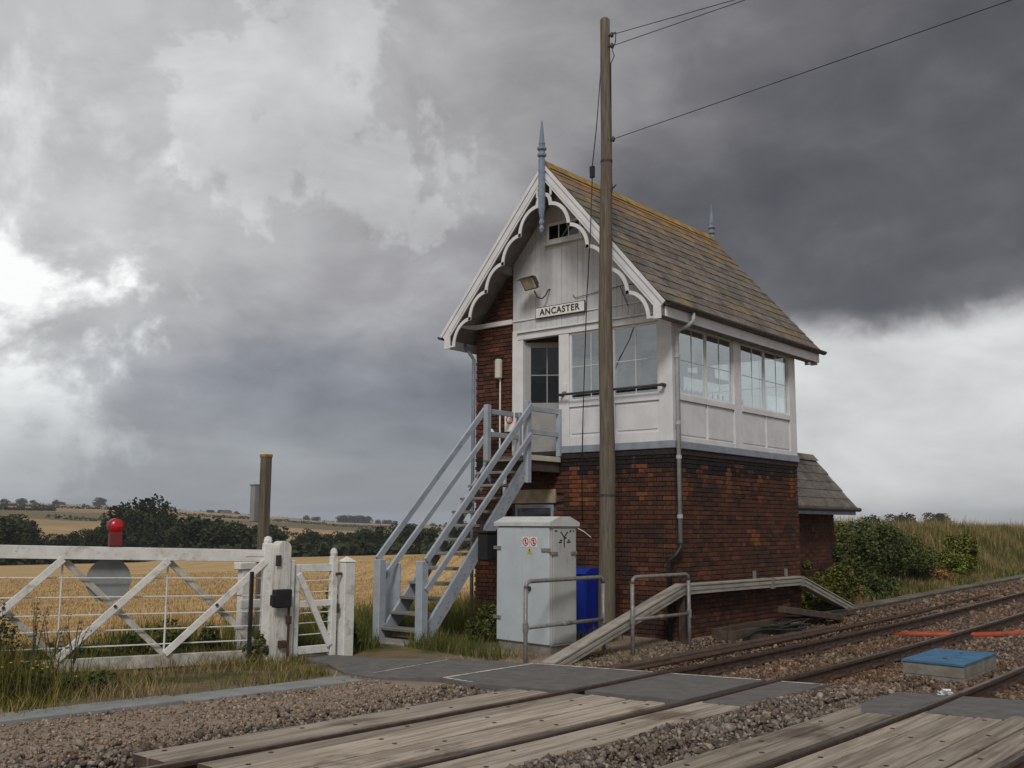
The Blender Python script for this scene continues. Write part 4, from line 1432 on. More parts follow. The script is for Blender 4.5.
# warning labels: two red rings on white, one yellow triangle
for k in (0, 1):
    cc = ca + u_ * (cabw * .49 + .085 + k * .165) + v_ * -.0135 + Vector((0, 0, 1.515))
    lab = obj('warning_label', MB().hexa(cc, u_ * .07, v_ * .001, (0, 0, .07), 0), 'sign_white', cab)
    ring = MB().strip([(math.cos(t * math.pi / 10) * .045, math.sin(t * math.pi / 10) * .045) for t in range(21)], [(math.cos(t * math.pi / 10) * .062, math.sin(t * math.pi / 10) * .062) for t in range(21)], cc - v_ * .0022, u_, (0, 0, 1), v_ * .001)
    obj('red_ring', ring, 'sign_red', lab, fixn=True)
    obj('red_bar', MB().beam(cc - v_ * .0022 + u_ * -.033 + Vector((0, 0, .033)), cc - v_ * .0022 + u_ * .033 + Vector((0, 0, -.033)), .001, .013, up=u_ + Vector((0, 0, 1)), c=0), 'sign_red', lab)
    obj('figure', MB().hexa(cc - v_ * .0016, u_ * .012, v_ * .0004, (0, 0, .032), 0), 'ink', lab)
cc = ca + u_ * (cabw * .49 + .17) + v_ * -.0135 + Vector((0, 0, 1.39))
tri = MB().prism([(-.055, -.045), (.055, -.045), (0, .05)], cc, u_, (0, 0, 1), v_ * -.002)
tl_ = obj('warning_label', tri, 'sign_yellow', cab, fixn=True)
obj('bolt_symbol', MB().prism([(-.012, .02), (.006, .022), (.0, .003), (.012, .003), (-.006, -.032), (.0, -.006), (-.012, -.006)], cc - v_ * .0024, u_, (0, 0, 1), v_ * -.0006), 'ink', tl_, fixn=True)
# stencilled marks on the side panel: a forked figure and short rows of marks
sc_ = ca + u_ * (cabw + .0135) + Vector((0, 0, 0))
mk = MB()
for (a0, z0_, a1, z1_) in ((.27, 1.44, .27, 1.58), (.27, 1.58, .20, 1.66), (.27, 1.58, .34, 1.66), (.27, 1.56, .32, 1.58), (.16, 1.51, .22, 1.51), (.18, 1.54, .23, 1.535), (.32, 1.51, .40, 1.515), (.34, 1.54, .38, 1.54), (.08, 1.67, .13, 1.67), (.38, 1.65, .41, 1.68), (.44, 1.67, .47, 1.67)):
    mk.beam(sc_ + v_ * a0 + Vector((0, 0, z0_)), sc_ + v_ * a1 + Vector((0, 0, z1_)), .0016, .020, up=(0, 0, 1) if abs(a1 - a0) > .001 else v_, c=0)
obj('stencil_marks', mk, 'ink', cab)
obj('loose_wire', MB().tube([ca + u_ * cabw + v_ * D_ + Vector((0, 0, 1.72)), ca + u_ * (cabw + .06) + v_ * (D_ + .1) + Vector((0, 0, 1.66)), ca + u_ * (cabw + .1) + v_ * (D_ + .2) + Vector((0, 0, 1.58))], .006, 5), 'sign_white', cab)

# ------------------------------------------------------------------ blue bin behind the cabinet
bn = thing('wheelie_bin', 'bright blue plastic bin standing between the grey cabinet and the pole', 'bin', (13.47, 9.74, 0))
bw = MB()
pr = [(.25, .23, .05), (.27, .26, .30), (.31, .30, .97)]
vs, fs = [], []
bc = Vector((13.47, 9.74, 0))
for a, b_, z in pr:
    for (sa, sb) in ((-1, -1), (-.8, -1.06), (.8, -1.06), (1, -1), (1.06, -.8), (1.06, .8), (1, 1), (-1, 1), (-1.06, .8), (-1.06, -.8)):
        vs.append(bc + Vector((sa * a, sb * b_, z)))
k = 10
for i in range(len(pr) - 1):
    for j in range(k):
        fs.append((i * k + j, i * k + (j + 1) % k, (i + 1) * k + (j + 1) % k, (i + 1) * k + j))
fs += [tuple(range(k)), tuple((len(pr) - 1) * k + j for j in range(k))]
bw.add(vs, fs)
obj('bin_body', bw, 'blue_plastic', bn, fixn=True)
obj('bin_rim', B(bc.x - .34, bc.x + .34, bc.y - .33, bc.y + .33, .93, .98, .012), 'blue_plastic', bn)
ldm = MB().prism([(-.35, .982), (.36, .982), (.36, 1.01), (.1, 1.085), (-.2, 1.07), (-.36, 1.0)], (bc.x, bc.y - .345, 0), (1, 0, 0), (0, 0, 1), (0, .69, 0))
obj('bin_lid', ldm, 'blue_plastic', bn, fixn=True)
obj('handle', MB().tube([(bc.x + .38, bc.y - .25, .99), (bc.x + .42, bc.y - .25, 1.0), (bc.x + .42, bc.y + .25, 1.0), (bc.x + .38, bc.y + .25, .99)], .015, 6), 'blue_plastic', bn)
for sy in (-.28, .28):
    obj('wheel', MB().tube([(bc.x + .24, bc.y + sy - .025, .06), (bc.x + .24, bc.y + sy + .025, .06)], .09, 12), 'black', bn)

# ------------------------------------------------------------------ telegraph pole and wires
PX, PY = 13.42, 9.18
tp = thing('telegraph_pole', 'tall weathered wooden telegraph pole before the signal box front', 'pole', (PX, PY, 0))
pz = 10.22
lean = lambda z: (PX + .004 * z + .012 * math.sin(z * .9), PY - .0035 * z + .010 * math.sin(z * 1.3 + 1), z)
zs = [-.2 + (pz + .2) * i / 22 for i in range(23)]
obj('shaft', MB().tube([lean(z) for z in zs] + [(lean(pz)[0], lean(pz)[1], pz + .03)], [.138 - .055 * max(0, z) / pz + .003 * math.sin(z * 3) for z in zs] + [.05], 14), 'pole_wood', tp, smooth=True)
top = lean(9.88)
for z, a in ((9.90, .2), (9.71, -.3), (8.07, .1)):
    q = lean(z)
    o = obj('wire_bracket', MB().tube([(q[0], q[1] - .05, z), (q[0] - .02, q[1] - .15, z)], .018, 6).lathe([(.012, -.05), (.03, -.03), (.03, .01), (.018, .04)], (q[0] - .02, q[1] - .15, z), 8), 'dark_metal', tp)
q = lean(9.78)
obj('cable_loop', MB().tube([(q[0], q[1] - .1, 9.93), (q[0] - .05, q[1] - .25, 9.90), (q[0] - .05, q[1] - .24, 9.73), (q[0], q[1] - .14, 9.64), (q[0] - .03, q[1] - .2, 9.51), (q[0], q[1] - .11, 9.40), (q[0] + .01, q[1] - .10, 8.63)], .009, 5), 'black', tp, smooth=True)
q = lean(7.23)
obj('step_iron', MB().tube([(q[0], q[1] - .08, 7.20), (q[0] - .1, q[1] - .26, 7.24)], .012, 5).tube([(q[0] - .04, q[1] - .14, 7.16), (q[0] - .04, q[1] - .14, 7.30)], .012, 5), 'dark_metal', tp)
band_ = lean(2.5)
obj('pole_band', MB().tube([lean(2.2), lean(2.24)], .130, 14).tube([lean(7.7), lean(7.74)], .102, 14), 'dark_metal', tp)


def wire(p, q, sag, r, n=14):
    p, q = Vector(p), Vector(q)
    return MB().tube([p.lerp(q, i / n) - Vector((0, 0, sag * 4 * (i / n) * (1 - i / n))) for i in range(n + 1)], r, 5)


for (z, tgt, lab) in ((9.90, (13.63, 6.95, 9.89), 'thin overhead wire, uppermost of the two at the pole top'),
                      (9.70, (13.42, 6.66, 9.70), 'thin overhead wire, lower of the two at the pole top'),
                      (8.07, (12.60, 2.89, 8.06), 'single overhead wire leaving the pole well below its top')):
    q = lean(z)
    d0 = Vector((q[0] - .02, q[1] - .15, z))
    e = d0 + (Vector(tgt) - d0).normalized() * 34
    o = obj('overhead_wire', wire(d0, e, .12, .0065, 30), 'black', loc=d0)
    tag(o, lab, 'wire')
# service cable hanging down the left of the pole to the box
sc1 = thing('service_cable', 'thin dark cable with a small black block hanging beside the pole', 'cable', (PX, PY + .15, 7.5))
q = lean(9.3)
pts = [(q[0], q[1] + .09, 9.4), (PX + .0, PY + .13, 8.35), (PX - .02, PY + .21, 7.66)]
obj('cable', MB().tube(pts, .009, 5), 'black', sc1, smooth=True)
obj('cable', MB().tube([(PX - .02, PY + .21, 7.5), (PX + .02, PY + .28, 6.6), (PX + .10, PY + .42, 5.5), (PX + .45, PY + .72, 4.5), (XF - .06, PY + 1.05, 3.4), (XF - .05, PY + 1.08, 2.6), (XF - .04, PY + 1.08, 1.8)], .009, 5), 'black', sc1, smooth=True)
obj('splice_block', B(PX - .05, PX + .01, PY + .17, PY + .25, 7.48, 7.68, .008), 'black', sc1)
o = obj('wall_cable', MB().tube([(fx0 - .012, 10.45, 5.80), (fx0 - .012, 10.4, 5.74), (fx0 - .012, 9.4, 5.82), (fx0 - .012, 8.9, 5.80)], .006, 5).tube([(fx0 - .012, 9.45, 5.80), (fx0 - .012, 9.3, 5.45)], .006, 5), 'ink', loc=(fx0, 10.4, 5.8))
tag(o, 'thin dark cable clipped across the white gable boards', 'cable')

# ------------------------------------------------------------------ tubular guard rails
for (p, q, lab) in (((10.68, 8.60), (12.45, 8.58), 'grey tubular guard rail in front of the cabinet'), ((12.62, 8.19), (14.12, 8.13), 'grey tubular guard rail beside the sloping trunking')):
    gr = thing('guard_rail', lab, 'guard rail', (*p, 0), 'tubular guard rails beside the footpath')
    a, b_ = Vector((*p, 0)), Vector((*q, 0))
    d = (b_ - a).normalized()
    Z = Vector((0, 0, 1))
    obj('top_rail', MB().tube([a + Z * .92, a + Z * .98 + d * .02, a + Z * 1.01 + d * .08, b_ + Z * 1.01 - d * .08, b_ + Z * .98 - d * .02, b_ + Z * .92], .029, 9), 'galv', gr, smooth=True)
    for k in (a, b_):
        pst = obj('post', MB().tube([k - Z * .25, k + Z * .92], .029, 9), 'galv', gr, smooth=True)
        obj('clamp', MB().tube([k + Z * .35, k + Z * .47], .040, 9), 'galv', pst)
    obj('middle_rail', MB().tube([a + Z * .41, b_ + Z * .41], .027, 9), 'galv', gr, smooth=True)
    obj('sleeve', MB().tube([a.lerp(b_, .45) + Z * .41, a.lerp(b_, .55) + Z * .41], .034, 9), 'galv', gr, smooth=True)

# ------------------------------------------------------------------ raised cable trunking along the wall
tk = thing('cable_trunking', 'grey raised cable trunking running along the foot of the brick side wall', 'trunking', (14.2, 8.33, 0))
TY = 8.335
tp_ = [(10.75, TY - .06, -.10), (11.45, TY, .04), (14.22, TY, .745), (18.62, TY, .715), (21.3, TY + .1, .03)]
for a, b_ in zip(tp_[:-1], tp_[1:]):
    a, b_ = Vector(a), Vector(b_)
    s_ = obj('trunking_section', MB().beam(a, b_, .17, .13, c=.006), 'trunking', tk)
    up = (b_ - a).cross(Vector((0, 1, 0))).normalized()
    up = up if up.z > 0 else -up
    obj('lid', MB().beam(a + up * .082, b_ + up * .082, .205, .03, c=.005), 'trunking', s_)
    obj('side_bead', MB().beam(a + up * .02 - Vector((0, .0865, 0)), b_ + up * .02 - Vector((0, .0865, 0)), .02, .05, c=.004), 'trunking', s_)
for x, z in ((14.30, .745), (17.3, .725), (18.58, .715)):
    obj('joint_strap', B(x - .05, x + .05, TY - .118, TY + .118, z - .085, z + .105, .005), 'galv', tk)
for x in (17.0, 18.3):
    obj('wall_hook', B(x - .03, x + .03, YS - .05, YS - .002, .82, .96, .004), 'galv', tk)
for x in (14.26,):
    obj('support_post', B(x - .04, x + .04, TY - .04, TY + .04, -.2, .68, .005), 'plank_dark', tk)

# cable heap and dark crate at the foot of the side wall
ct = thing('cable_trough', 'dark open timber trough lying under the trunking by the wall', 'trough', (15.6, 8.0, -.1))
obj('trough_side', MB().beam((15.0, 7.92, -.02), (17.2, 7.90, .0), .05, .20), 'plank_dark', ct)
obj('trough_side', MB().beam((15.0, 8.20, .0), (17.2, 8.18, .02), .05, .22), 'plank_dark', ct)
obj('trough_end', B(14.97, 15.02, 7.95, 8.18, -.12, .09), 'plank_dark', ct)
for k in range(6):
    x0 = 15.2 + k * .35
    pts = []
    for i in range(15):
        t = i / 14
        pts.append((x0 + t * (2.2 + .15 * k), 7.78 + .10 * math.sin(t * 5 + k * 1.3) + .05 * k, -.02 + .06 * math.sin(t * 4 + k * 2.1) ** 2 + .02 * k))
    o = obj('cable', MB().tube(pts, .022, 6), 'black', loc=pts[0], smooth=True)
    tag(o, 'black cable lying loose at the foot of the brick side wall', 'cable', 'loose black cables by the wall')
for k, (xa, ya, za, xb_, yb_, zb_, lab) in enumerate(((17.1, 8.0, .30, 19.6, 7.95, .0, 'brown timber leaning low against the far end of the side wall'), (18.4, 8.15, .06, 21.0, 8.25, .02, 'brown sleeper on the ground below the far end of the trunking'))):
    o = obj('old_timber', MB().beam((xa, ya, za), (xb_, yb_, zb_), .14, .12, c=.012), 'plank_dark', loc=(xa, ya, za))
    tag(o, lab, 'timber')

# ------------------------------------------------------------------ lineside pit with blue lid, orange pipe, litter
pit = thing('cable_pit', 'low concrete chamber with a blue lid between the two tracks', 'chamber', (14.3, 4.3, -.2))
pc = [(13.62, 4.72), (13.55, 3.95), (15.12, 3.98), (15.10, 4.76)]
def quad_box(name, pts, z0, z1, m_, parent, grow=0.):
    cx = sum(p[0] for p in pts) / 4
    cy = sum(p[1] for p in pts) / 4
    pts = [(cx + (x - cx) * (1 + grow), cy + (y - cy) * (1 + grow)) for x, y in pts]
    return slab_poly(parent, name, pts, z1, z1 - z0, m_)
quad_box('chamber_ring', pc, -.32, -.115, 'concrete', pit, .03)
quad_box('chamber_ring', pc, -.108, .035, 'concrete', pit, 0)
quad_box('chamber_lid', pc, .038, .062, 'blue_lid', pit, .02)
obj('lifting_eye', MB().box(14.0, 14.08, 4.3, 4.34, .062, .068, .002).box(14.7, 14.78, 4.3, 4.34, .062, .068, .002), 'dark_metal', pit)
op = obj('orange_pipe', MB().tube([(18.72, 6.62, -.18), (18.74, 6.40, -.14), (18.80, 5.95, -.12), (19.1, 5.45, -.12), (19.6, 5.05, -.12), (20.3, 4.70, -.11), (21.6, 4.1, -.11)], .055, 9), 'orange_pipe', loc=(19, 5.7, -.15), smooth=True)
tag(op, 'orange plastic pipe lying across and under the rails', 'pipe')
lt = MB()
lp = Vector((12.1, 3.74, -.11))
for i in range(26):
    a, b_, c_ = [lp + Vector((R.gauss(0, .065), R.gauss(0, .05), abs(R.gauss(.03, .02)))) for _ in range(3)]
    lt.add([a, b_, c_], [(0, 1, 2)])
tag(obj('litter', lt, 'litter', loc=lp), 'crumpled white scrap of litter in the ballast by the near rail', 'litter')

# ------------------------------------------------------------------ crossing gate
G0 = Vector((8.43, 11.13, 0))
gd = Vector((6.24 - 8.43, 11.96 - 11.13, 0)).normalized()
gn = Vector((-gd.y, gd.x, 0))
if gn.y > 0:
    gn = -gn                                   # towards the camera
ZU = Vector((0, 0, 1))
gate = thing('crossing_gate', 'long white level crossing gate with crossed diagonal braces', 'gate', G0)
gq = lambda s, z, d=0.: G0 + gd * s + ZU * z + gn * d
GL = 6.3
obj('top_rail', MB().beam(gq(.06, 1.335), gq(GL, 1.50), .085, .155), 'gate_white', gate)
obj('bottom_rail', MB().beam(gq(.06, .06), gq(GL, .10), .085, .15), 'gate_weathered', gate)
obj('heel_post', MB().beam(gq(.02, -.05), gq(.02, 1.50), .12, .12, up=gd, c=.012).lathe([(.055, 1.50), (.058, 1.53), (.045, 1.575), (.015, 1.59)], (gq(.02, 0).x, gq(.02, 0).y, 0), 10), 'gate_white', gate)
zt = lambda s: 1.262 + .026 * s
zb = lambda s: .145 + .006 * s
for k in range(5):
    s0, s1 = .06 + k * 1.22, .06 + (k + 1) * 1.22
    obj('brace', MB().beam(gq(s1, zb(s1), .055), gq(s0 + .0, zt(s0), .055), .035, .085), 'gate_white', gate)
    obj('brace', MB().beam(gq(s0, zb(s0), -.055), gq(s1, zt(s1), -.055), .035, .075), 'gate_weathered', gate)
    c_ = (s0 + s1) / 2
    obj('brace_bolt', MB().tube([gq(c_, .715 + .02 * c_, .07), gq(c_, .715 + .02 * c_, .09)], .02, 8), 'dark_metal', gate)
    obj('hanger_rod', MB().tube([gq(s1, zb(s1) + .0), gq(s1, zt(s1))], .012, 6), 'gate_white', gate)
for fz in (.105, .27, .435, .62, .82):
    obj('wire_rod', MB().tube([gq(.05, .145 + fz * 1.1), gq(GL, .185 + fz * 1.22)], .009, 5), 'gate_white', gate)
obj('rail_strap', MB().beam(gq(-.05, 1.35, .046), gq(.32, 1.356, .046), .008, .05), 'gate_white', gate)
gl_ = thing('gate_lamp', 'red round warning lamp standing on the top rail of the crossing gate', 'lamp', gq(1.92, 1.47))
lc = gq(1.92, 1.46)
lamp_side = gn.cross(ZU)
obj('lamp_body', MB().hexa(lc + ZU * .095, gd * .078, gn * .06, ZU * .085, .012), 'lamp_body', gl_)
lens = MB()
axl = (gn * .96 + gd * -.2).normalized()
lcc = lc + ZU * .255
lens.tube([lcc - axl * .07, lcc + axl * .02, lcc + axl * .05, lcc + axl * .066], [.090, .090, .077, .02], 20)
obj('lens', lens, 'red', gl_, smooth=True)
obj('lens_hood', MB().tube([lcc - axl * .072, lcc + axl * .028], .096, 20), 'lamp_body', gl_)
td = thing('gate_target', 'grey back of the round target plate hung on the crossing gate', 'target plate', gq(1.96, .8))
dc = gq(1.96, 1.06, -.085)
obj('disc', MB().tube([dc - gn * .008, dc + gn * .008], .262, 36), 'disc_grey', td)
obj('disc_bracket', MB().beam(dc - gn * .02 + ZU * -.1, dc - gn * .02 + ZU * .3, .03, .012, up=gn), 'galv', td)

# posts round the gate
gp = thing('gate_post', 'round topped white timber gate post with a black lock box', 'post', (8.60, 10.93, 0))
gpc = Vector((8.50, 10.965, 0))
gu = (Vector((9.32, 10.86, 0)) - gpc).normalized()
gv = Vector((-gu.y, gu.x, 0))
arch = [(-.09, -.1), (.09, -.1), (.09, 1.44)] + [(.09 * math.cos(t * math.pi / 8), 1.44 + .09 * math.sin(t * math.pi / 8)) for t in range(1, 8)] + [(-.09, 1.44)]
obj('shaft', MB().prism(arch, gpc - gv * .10, gu, (0, 0, 1), gv * .20), 'post_white', gp, fixn=True)
obj('lock_box', MB().hexa(gpc - gv * .16 + gu * -.06 + ZU * .80, gu * .12, gv * .055, ZU * .115, .012).hexa(gpc - gv * .17 + gu * -.19 + ZU * .78, gu * .03, gv * .04, ZU * .07, .008), 'black', gp)
obj('lock_rod', MB().tube([gpc - gv * .14 + gu * .06 + ZU * .75, gpc - gv * .14 + gu * .06 + ZU * .0], .017, 6).hexa(gpc - gv * .14 + gu * .06 + ZU * .52, gu * .03, gv * .03, ZU * .05, .005).hexa(gpc - gv * .13 + gu * -.02 + ZU * .22, gu * .05, gv * .03, ZU * .045, .006), 'rust', gp)
obj('gate_hinge', MB().hexa(gpc - gv * .11 + gu * -.10 + ZU * 1.28, gu * .035, gv * .02, ZU * .07, .006), 'dark_metal', gp)
obj('back_board', MB().hexa(gpc + gu * .135 - gv * .02 + ZU * .6, gu * .035, gv * .06, ZU * .68, .008), 'gate_white', gp)
ipc = gq(.26, 0, .16)
ip = obj('iron_post', MB().hexa(ipc + ZU * .46, gd * .022, gn * .03, ZU * .68, .005), 'black', loc=ipc)
tag(ip, 'thin black iron post standing before the end of the white gate', 'post')
# wicket gate
wk = thing('wicket_gate', 'small white wooden wicket gate beside the crossing gate post', 'gate', (8.8, 10.92, 0))
wa, wb = Vector((8.72, 10.94, 0)), Vector((9.36, 10.87, 0))
wu = (wb - wa).normalized()
wv = Vector((-wu.y, wu.x, 0))
wq = lambda s, z, d=0.: wa + wu * s + ZU * z - wv * d
WL = (wb - wa).length
obj('stile', MB().hexa(wq(WL - .04, .66), wu * .045, wv * .045, ZU * .66, .008).lathe([(.045, 1.32), (.052, 1.36), (.04, 1.41), (.012, 1.43)], (wq(WL - .04, 0).x, wq(WL - .04, 0).y, 0), 10), 'gate_white', wk)
obj('stile', MB().hexa(wq(.02, .62), wu * .035, wv * .04, ZU * .60, .008), 'gate_white', wk)
for z, h_ in ((1.17, .10), (.70, .085), (.10, .10)):
    obj('bar', MB().beam(wq(.05, z), wq(WL - .085, z), .05, h_), 'gate_white', wk)
obj('brace', MB().beam(wq(.03, 1.10, .045), wq(WL - .10, .14, .045), .03, .085), 'gate_white', wk)
for z in (.30, .45, .58, .85, 1.0):
    obj('wire_rod', MB().tube([wq(.05, z), wq(WL - .08, z)], .008, 5), 'gate_white', wk)
obj('latch', MB().hexa(wq(WL + .015, 1.08, .05), wu * .05, wv * .015, ZU * .02, .004).hexa(wq(WL + .015, .62, .05), wu * .02, wv * .015, ZU * .06, .004), 'dark_metal', wk)
ep = thing('gate_post', 'square white post with pyramid top at the latch end of the wicket gate', 'post', (9.50, 10.82, 0))
epc = Vector((9.52, 10.83, 0))
obj('shaft', MB().hexa(epc + ZU * .56, wu * .085, wv * .085, ZU * .68, .01), 'gate_white', ep)
obj('cap', MB().add([epc + wu * a * .095 + wv * b_ * .095 + ZU * 1.242 for a, b_ in ((-1, -1), (1, -1), (1, 1), (-1, 1))] + [epc + ZU * 1.315], [(3, 2, 1, 0), (0, 1, 4), (1, 2, 4), (2, 3, 4), (3, 0, 4)]), 'gate_white', ep, fixn=True)
# white fence behind
wf = thing('white_fence', 'short length of white post and rail fence behind the gate post', 'fence', (9.1, 12.1, 0))
for x, y in ((8.72, 12.05), (9.12, 11.95)):
    obj('fence_post', B(x - .07, x + .07, y - .06, y + .06, -.2, 1.12, .01), 'gate_white', wf)
    obj('post_cap', B(x - .13, x + .13, y - .08, y + .08, 1.122, 1.22, .01), 'gate_white', wf)
obj('fence_rail', B(8.55, 9.30, 11.86, 11.90, .60, .72, .006), 'gate_white', wf)
# old tall post with a grey box
wp = thing('old_post', 'tall square weathered wooden post with orange lichen on its top', 'post', (9.75, 12.95, -.1))
obj('shaft', B(9.655, 9.785, 12.92, 13.06, -.3, 2.80, .012), 'post_wood', wp)
obj('lichen_top', B(9.648, 9.792, 12.913, 13.067, 2.77, 2.82, .01), 'lichen', wp)
gbx = thing('grey_box', 'slim grey metal box fixed to the left of the tall old post', 'box', (9.56, 13.08, 1.75))
obj('box_body', B(9.58, 9.70, 13.065, 13.175, 1.78, 2.33, .008), 'disc_grey', gbx)
obj('box_cap', B(9.57, 9.71, 13.062, 13.185, 2.331, 2.36, .006), 'disc_grey', gbx)
# brown board post at gate end (old signal post stump)
obp = obj('stump_post', B(9.0, 9.14, 11.62, 11.76, -.2, 1.05, .01), 'post_wood', loc=(9.07, 11.7, 0))
tag(obp, 'brown wooden stump just behind the white gate post', 'post')

# ------------------------------------------------------------------ brick lean-to hut behind the box
hut = thing('brick_hut', 'small brick hut with slate roof and ivy behind the signal box', 'hut', (20.5, 9, 0))
hx0, hx1, hy0, hy1 = 19.06, 22.0, 9.0, 10.15
hm = (hy0 + hy1) / 2
obj('wall', MB().prism([(hy0, -.2), (hy1, -.2), (hy1, 2.42), (hm, 3.08), (hy0, 2.42)], (hx0, 0, 0), (0, 1, 0), (0, 0, 1), (hx1 - hx0, 0, 0)), 'mortar', hut, fixn=True)
hw_ = hut.children[0]
mb = MB()
brick_face('hut_bricks', hw_, hx0, hx1, lambda u: 2.12, -.1, lambda u, z, d: (u, hy0 + .001 - d * .4, z), ztop=99, seed=6)
hs, hz, hr = hy0 - .36, 2.17, 3.30
hd_ = Vector((0, hm - hs, hr - hz))
hl = hd_.length
hd_.normalize()
hn = Vector((0, -hd_.z, hd_.y))
hroof = obj('roof', MB().prism([(hs, hz), (hm, hr), (2 * hm - hs, hz), (2 * hm - hs, hz - .07), (hm, hr - .08), (hs, hz - .07)], (hx0 + .02, 0, 0), (1e-9, 1, 0), (0, 0, 1), (hx1 + .42 - hx0, 0, 0)), 'soffit', hut, fixn=True)
hmesh = mesh_of('slate', MB().prism([(-.163, 0), (.163, 0), (.163, .30), (-.163, .30)], (0, 0, 0), (1, 0, 0), (0, 1, 0), (0, 0, .009)), 'hut_slate')
hp = math.atan2(hd_.z, hd_.y)
for r_ in range(6):
    for c_ in range(10):
        x = hx0 + .2 + c_ * .333 + (r_ % 2) * .16
        if x > hx1 + .30:
            continue
        inst('slate', hmesh, hroof, Vector((x, hs, hz)) + hd_ * (r_ * .245 - .02) + hn * .014, (hp - .045 + R.uniform(-.008, .008), 0, 0))
obj('ridge', MB().prism([(-.13, -.10), (0, .05), (.13, -.10), (0, 0)], (hx0 + .03, hm, hr + .03), (0, 1, 0), (0, 0, 1), (hx1 + .36 - hx0, 0, 0)), 'hut_slate', hroof, fixn=True)
obj('fascia', B(hx0 + .05, hx1 + .40, hs + .0, hs + .025, hz - .17, hz - .072, .003), 'sill_paint', hroof)
obj('gutter', MB().tube([(hx0 + .05, hs - .05, hz - .05), (hx1 + .52, hs - .05, hz - .05)], .045, 8), 'gutter', hroof)

# ------------------------------------------------------------------ scattered stones
def ico():
    """rough eight-cornered chip"""
    v = np.array([(x, y, z) for x in (-1, 1) for y in (-1, 1) for z in (-1, 1)], float) * .62
    f = np.array([(0, 1, 3), (0, 3, 2), (4, 6, 7), (4, 7, 5), (0, 4, 5), (0, 5, 1), (2, 3, 7), (2, 7, 6), (0, 2, 6), (0, 6, 4), (1, 5, 7), (1, 7, 3)])
    return v, f


def stones(name, P, size, pal, label, tintf=None):
    v, f = ico()
    n = len(P)
    sc = size * np.clip(NP.lognormal(-.12, .38, n), .4, 2.2)
    q = NP.normal(size=(n, 4))
    q /= np.linalg.norm(q, axis=1)[:, None]
    w_, x, y, z = q.T
    Rm = np.stack([1 - 2 * (y * y + z * z), 2 * (x * y - z * w_), 2 * (x * z + y * w_), 2 * (x * y + z * w_), 1 - 2 * (x * x + z * z), 2 * (y * z - x * w_), 2 * (x * z - y * w_), 2 * (y * z + x * w_), 1 - 2 * (x * x + y * y)], -1).reshape(n, 3, 3)
    vv = v[None] * NP.uniform(.45, 1.35, (n, 8, 3)) * NP.uniform(.55, 1.35, (n, 1, 3))
    vv = np.einsum('nij,nkj->nki', Rm, vv) * sc[:, None, None] + P[:, None]
    F = (f[None] + (np.arange(n) * 8)[:, None, None]).reshape(-1, 3)
    pal = np.array(pal)
    tn = pal[NP.integers(0, len(pal), n)] * NP.uniform(.7, 1.25, (n, 1))
    if tintf is not None:
        tn = tn * tintf(P)
    me = raw_mesh(name, vv.reshape(-1, 3), F, 'stones', np.repeat(tn, 12, 0))
    o = bpy.data.objects.new(name, me)
    col.objects.link(o)
    tag(o, label, 'stones', kind='stuff')


def rand_xy(n, x0, x1, y0, y1):
    return NP.uniform(x0, x1, n), NP.uniform(y0, y1, n)


def rusty(P):
    """iron dust stains the stones of the four-foot brown, most where trains brake past the crossing"""
    x, y = P[:, 0], P[:, 1]
    yy = y - cshift(x)
    k = smooth(x, 9.5, 12.5) * (1 - .45 * smooth(np.abs(yy - 4.35), .55, .15)) * (.75 + .3 * vnoise(x, y, 1.3, 17))
    k = np.clip(k, 0, 1)[:, None]
    return 1 * (1 - k) + np.array([.92, .70, .52]) * k


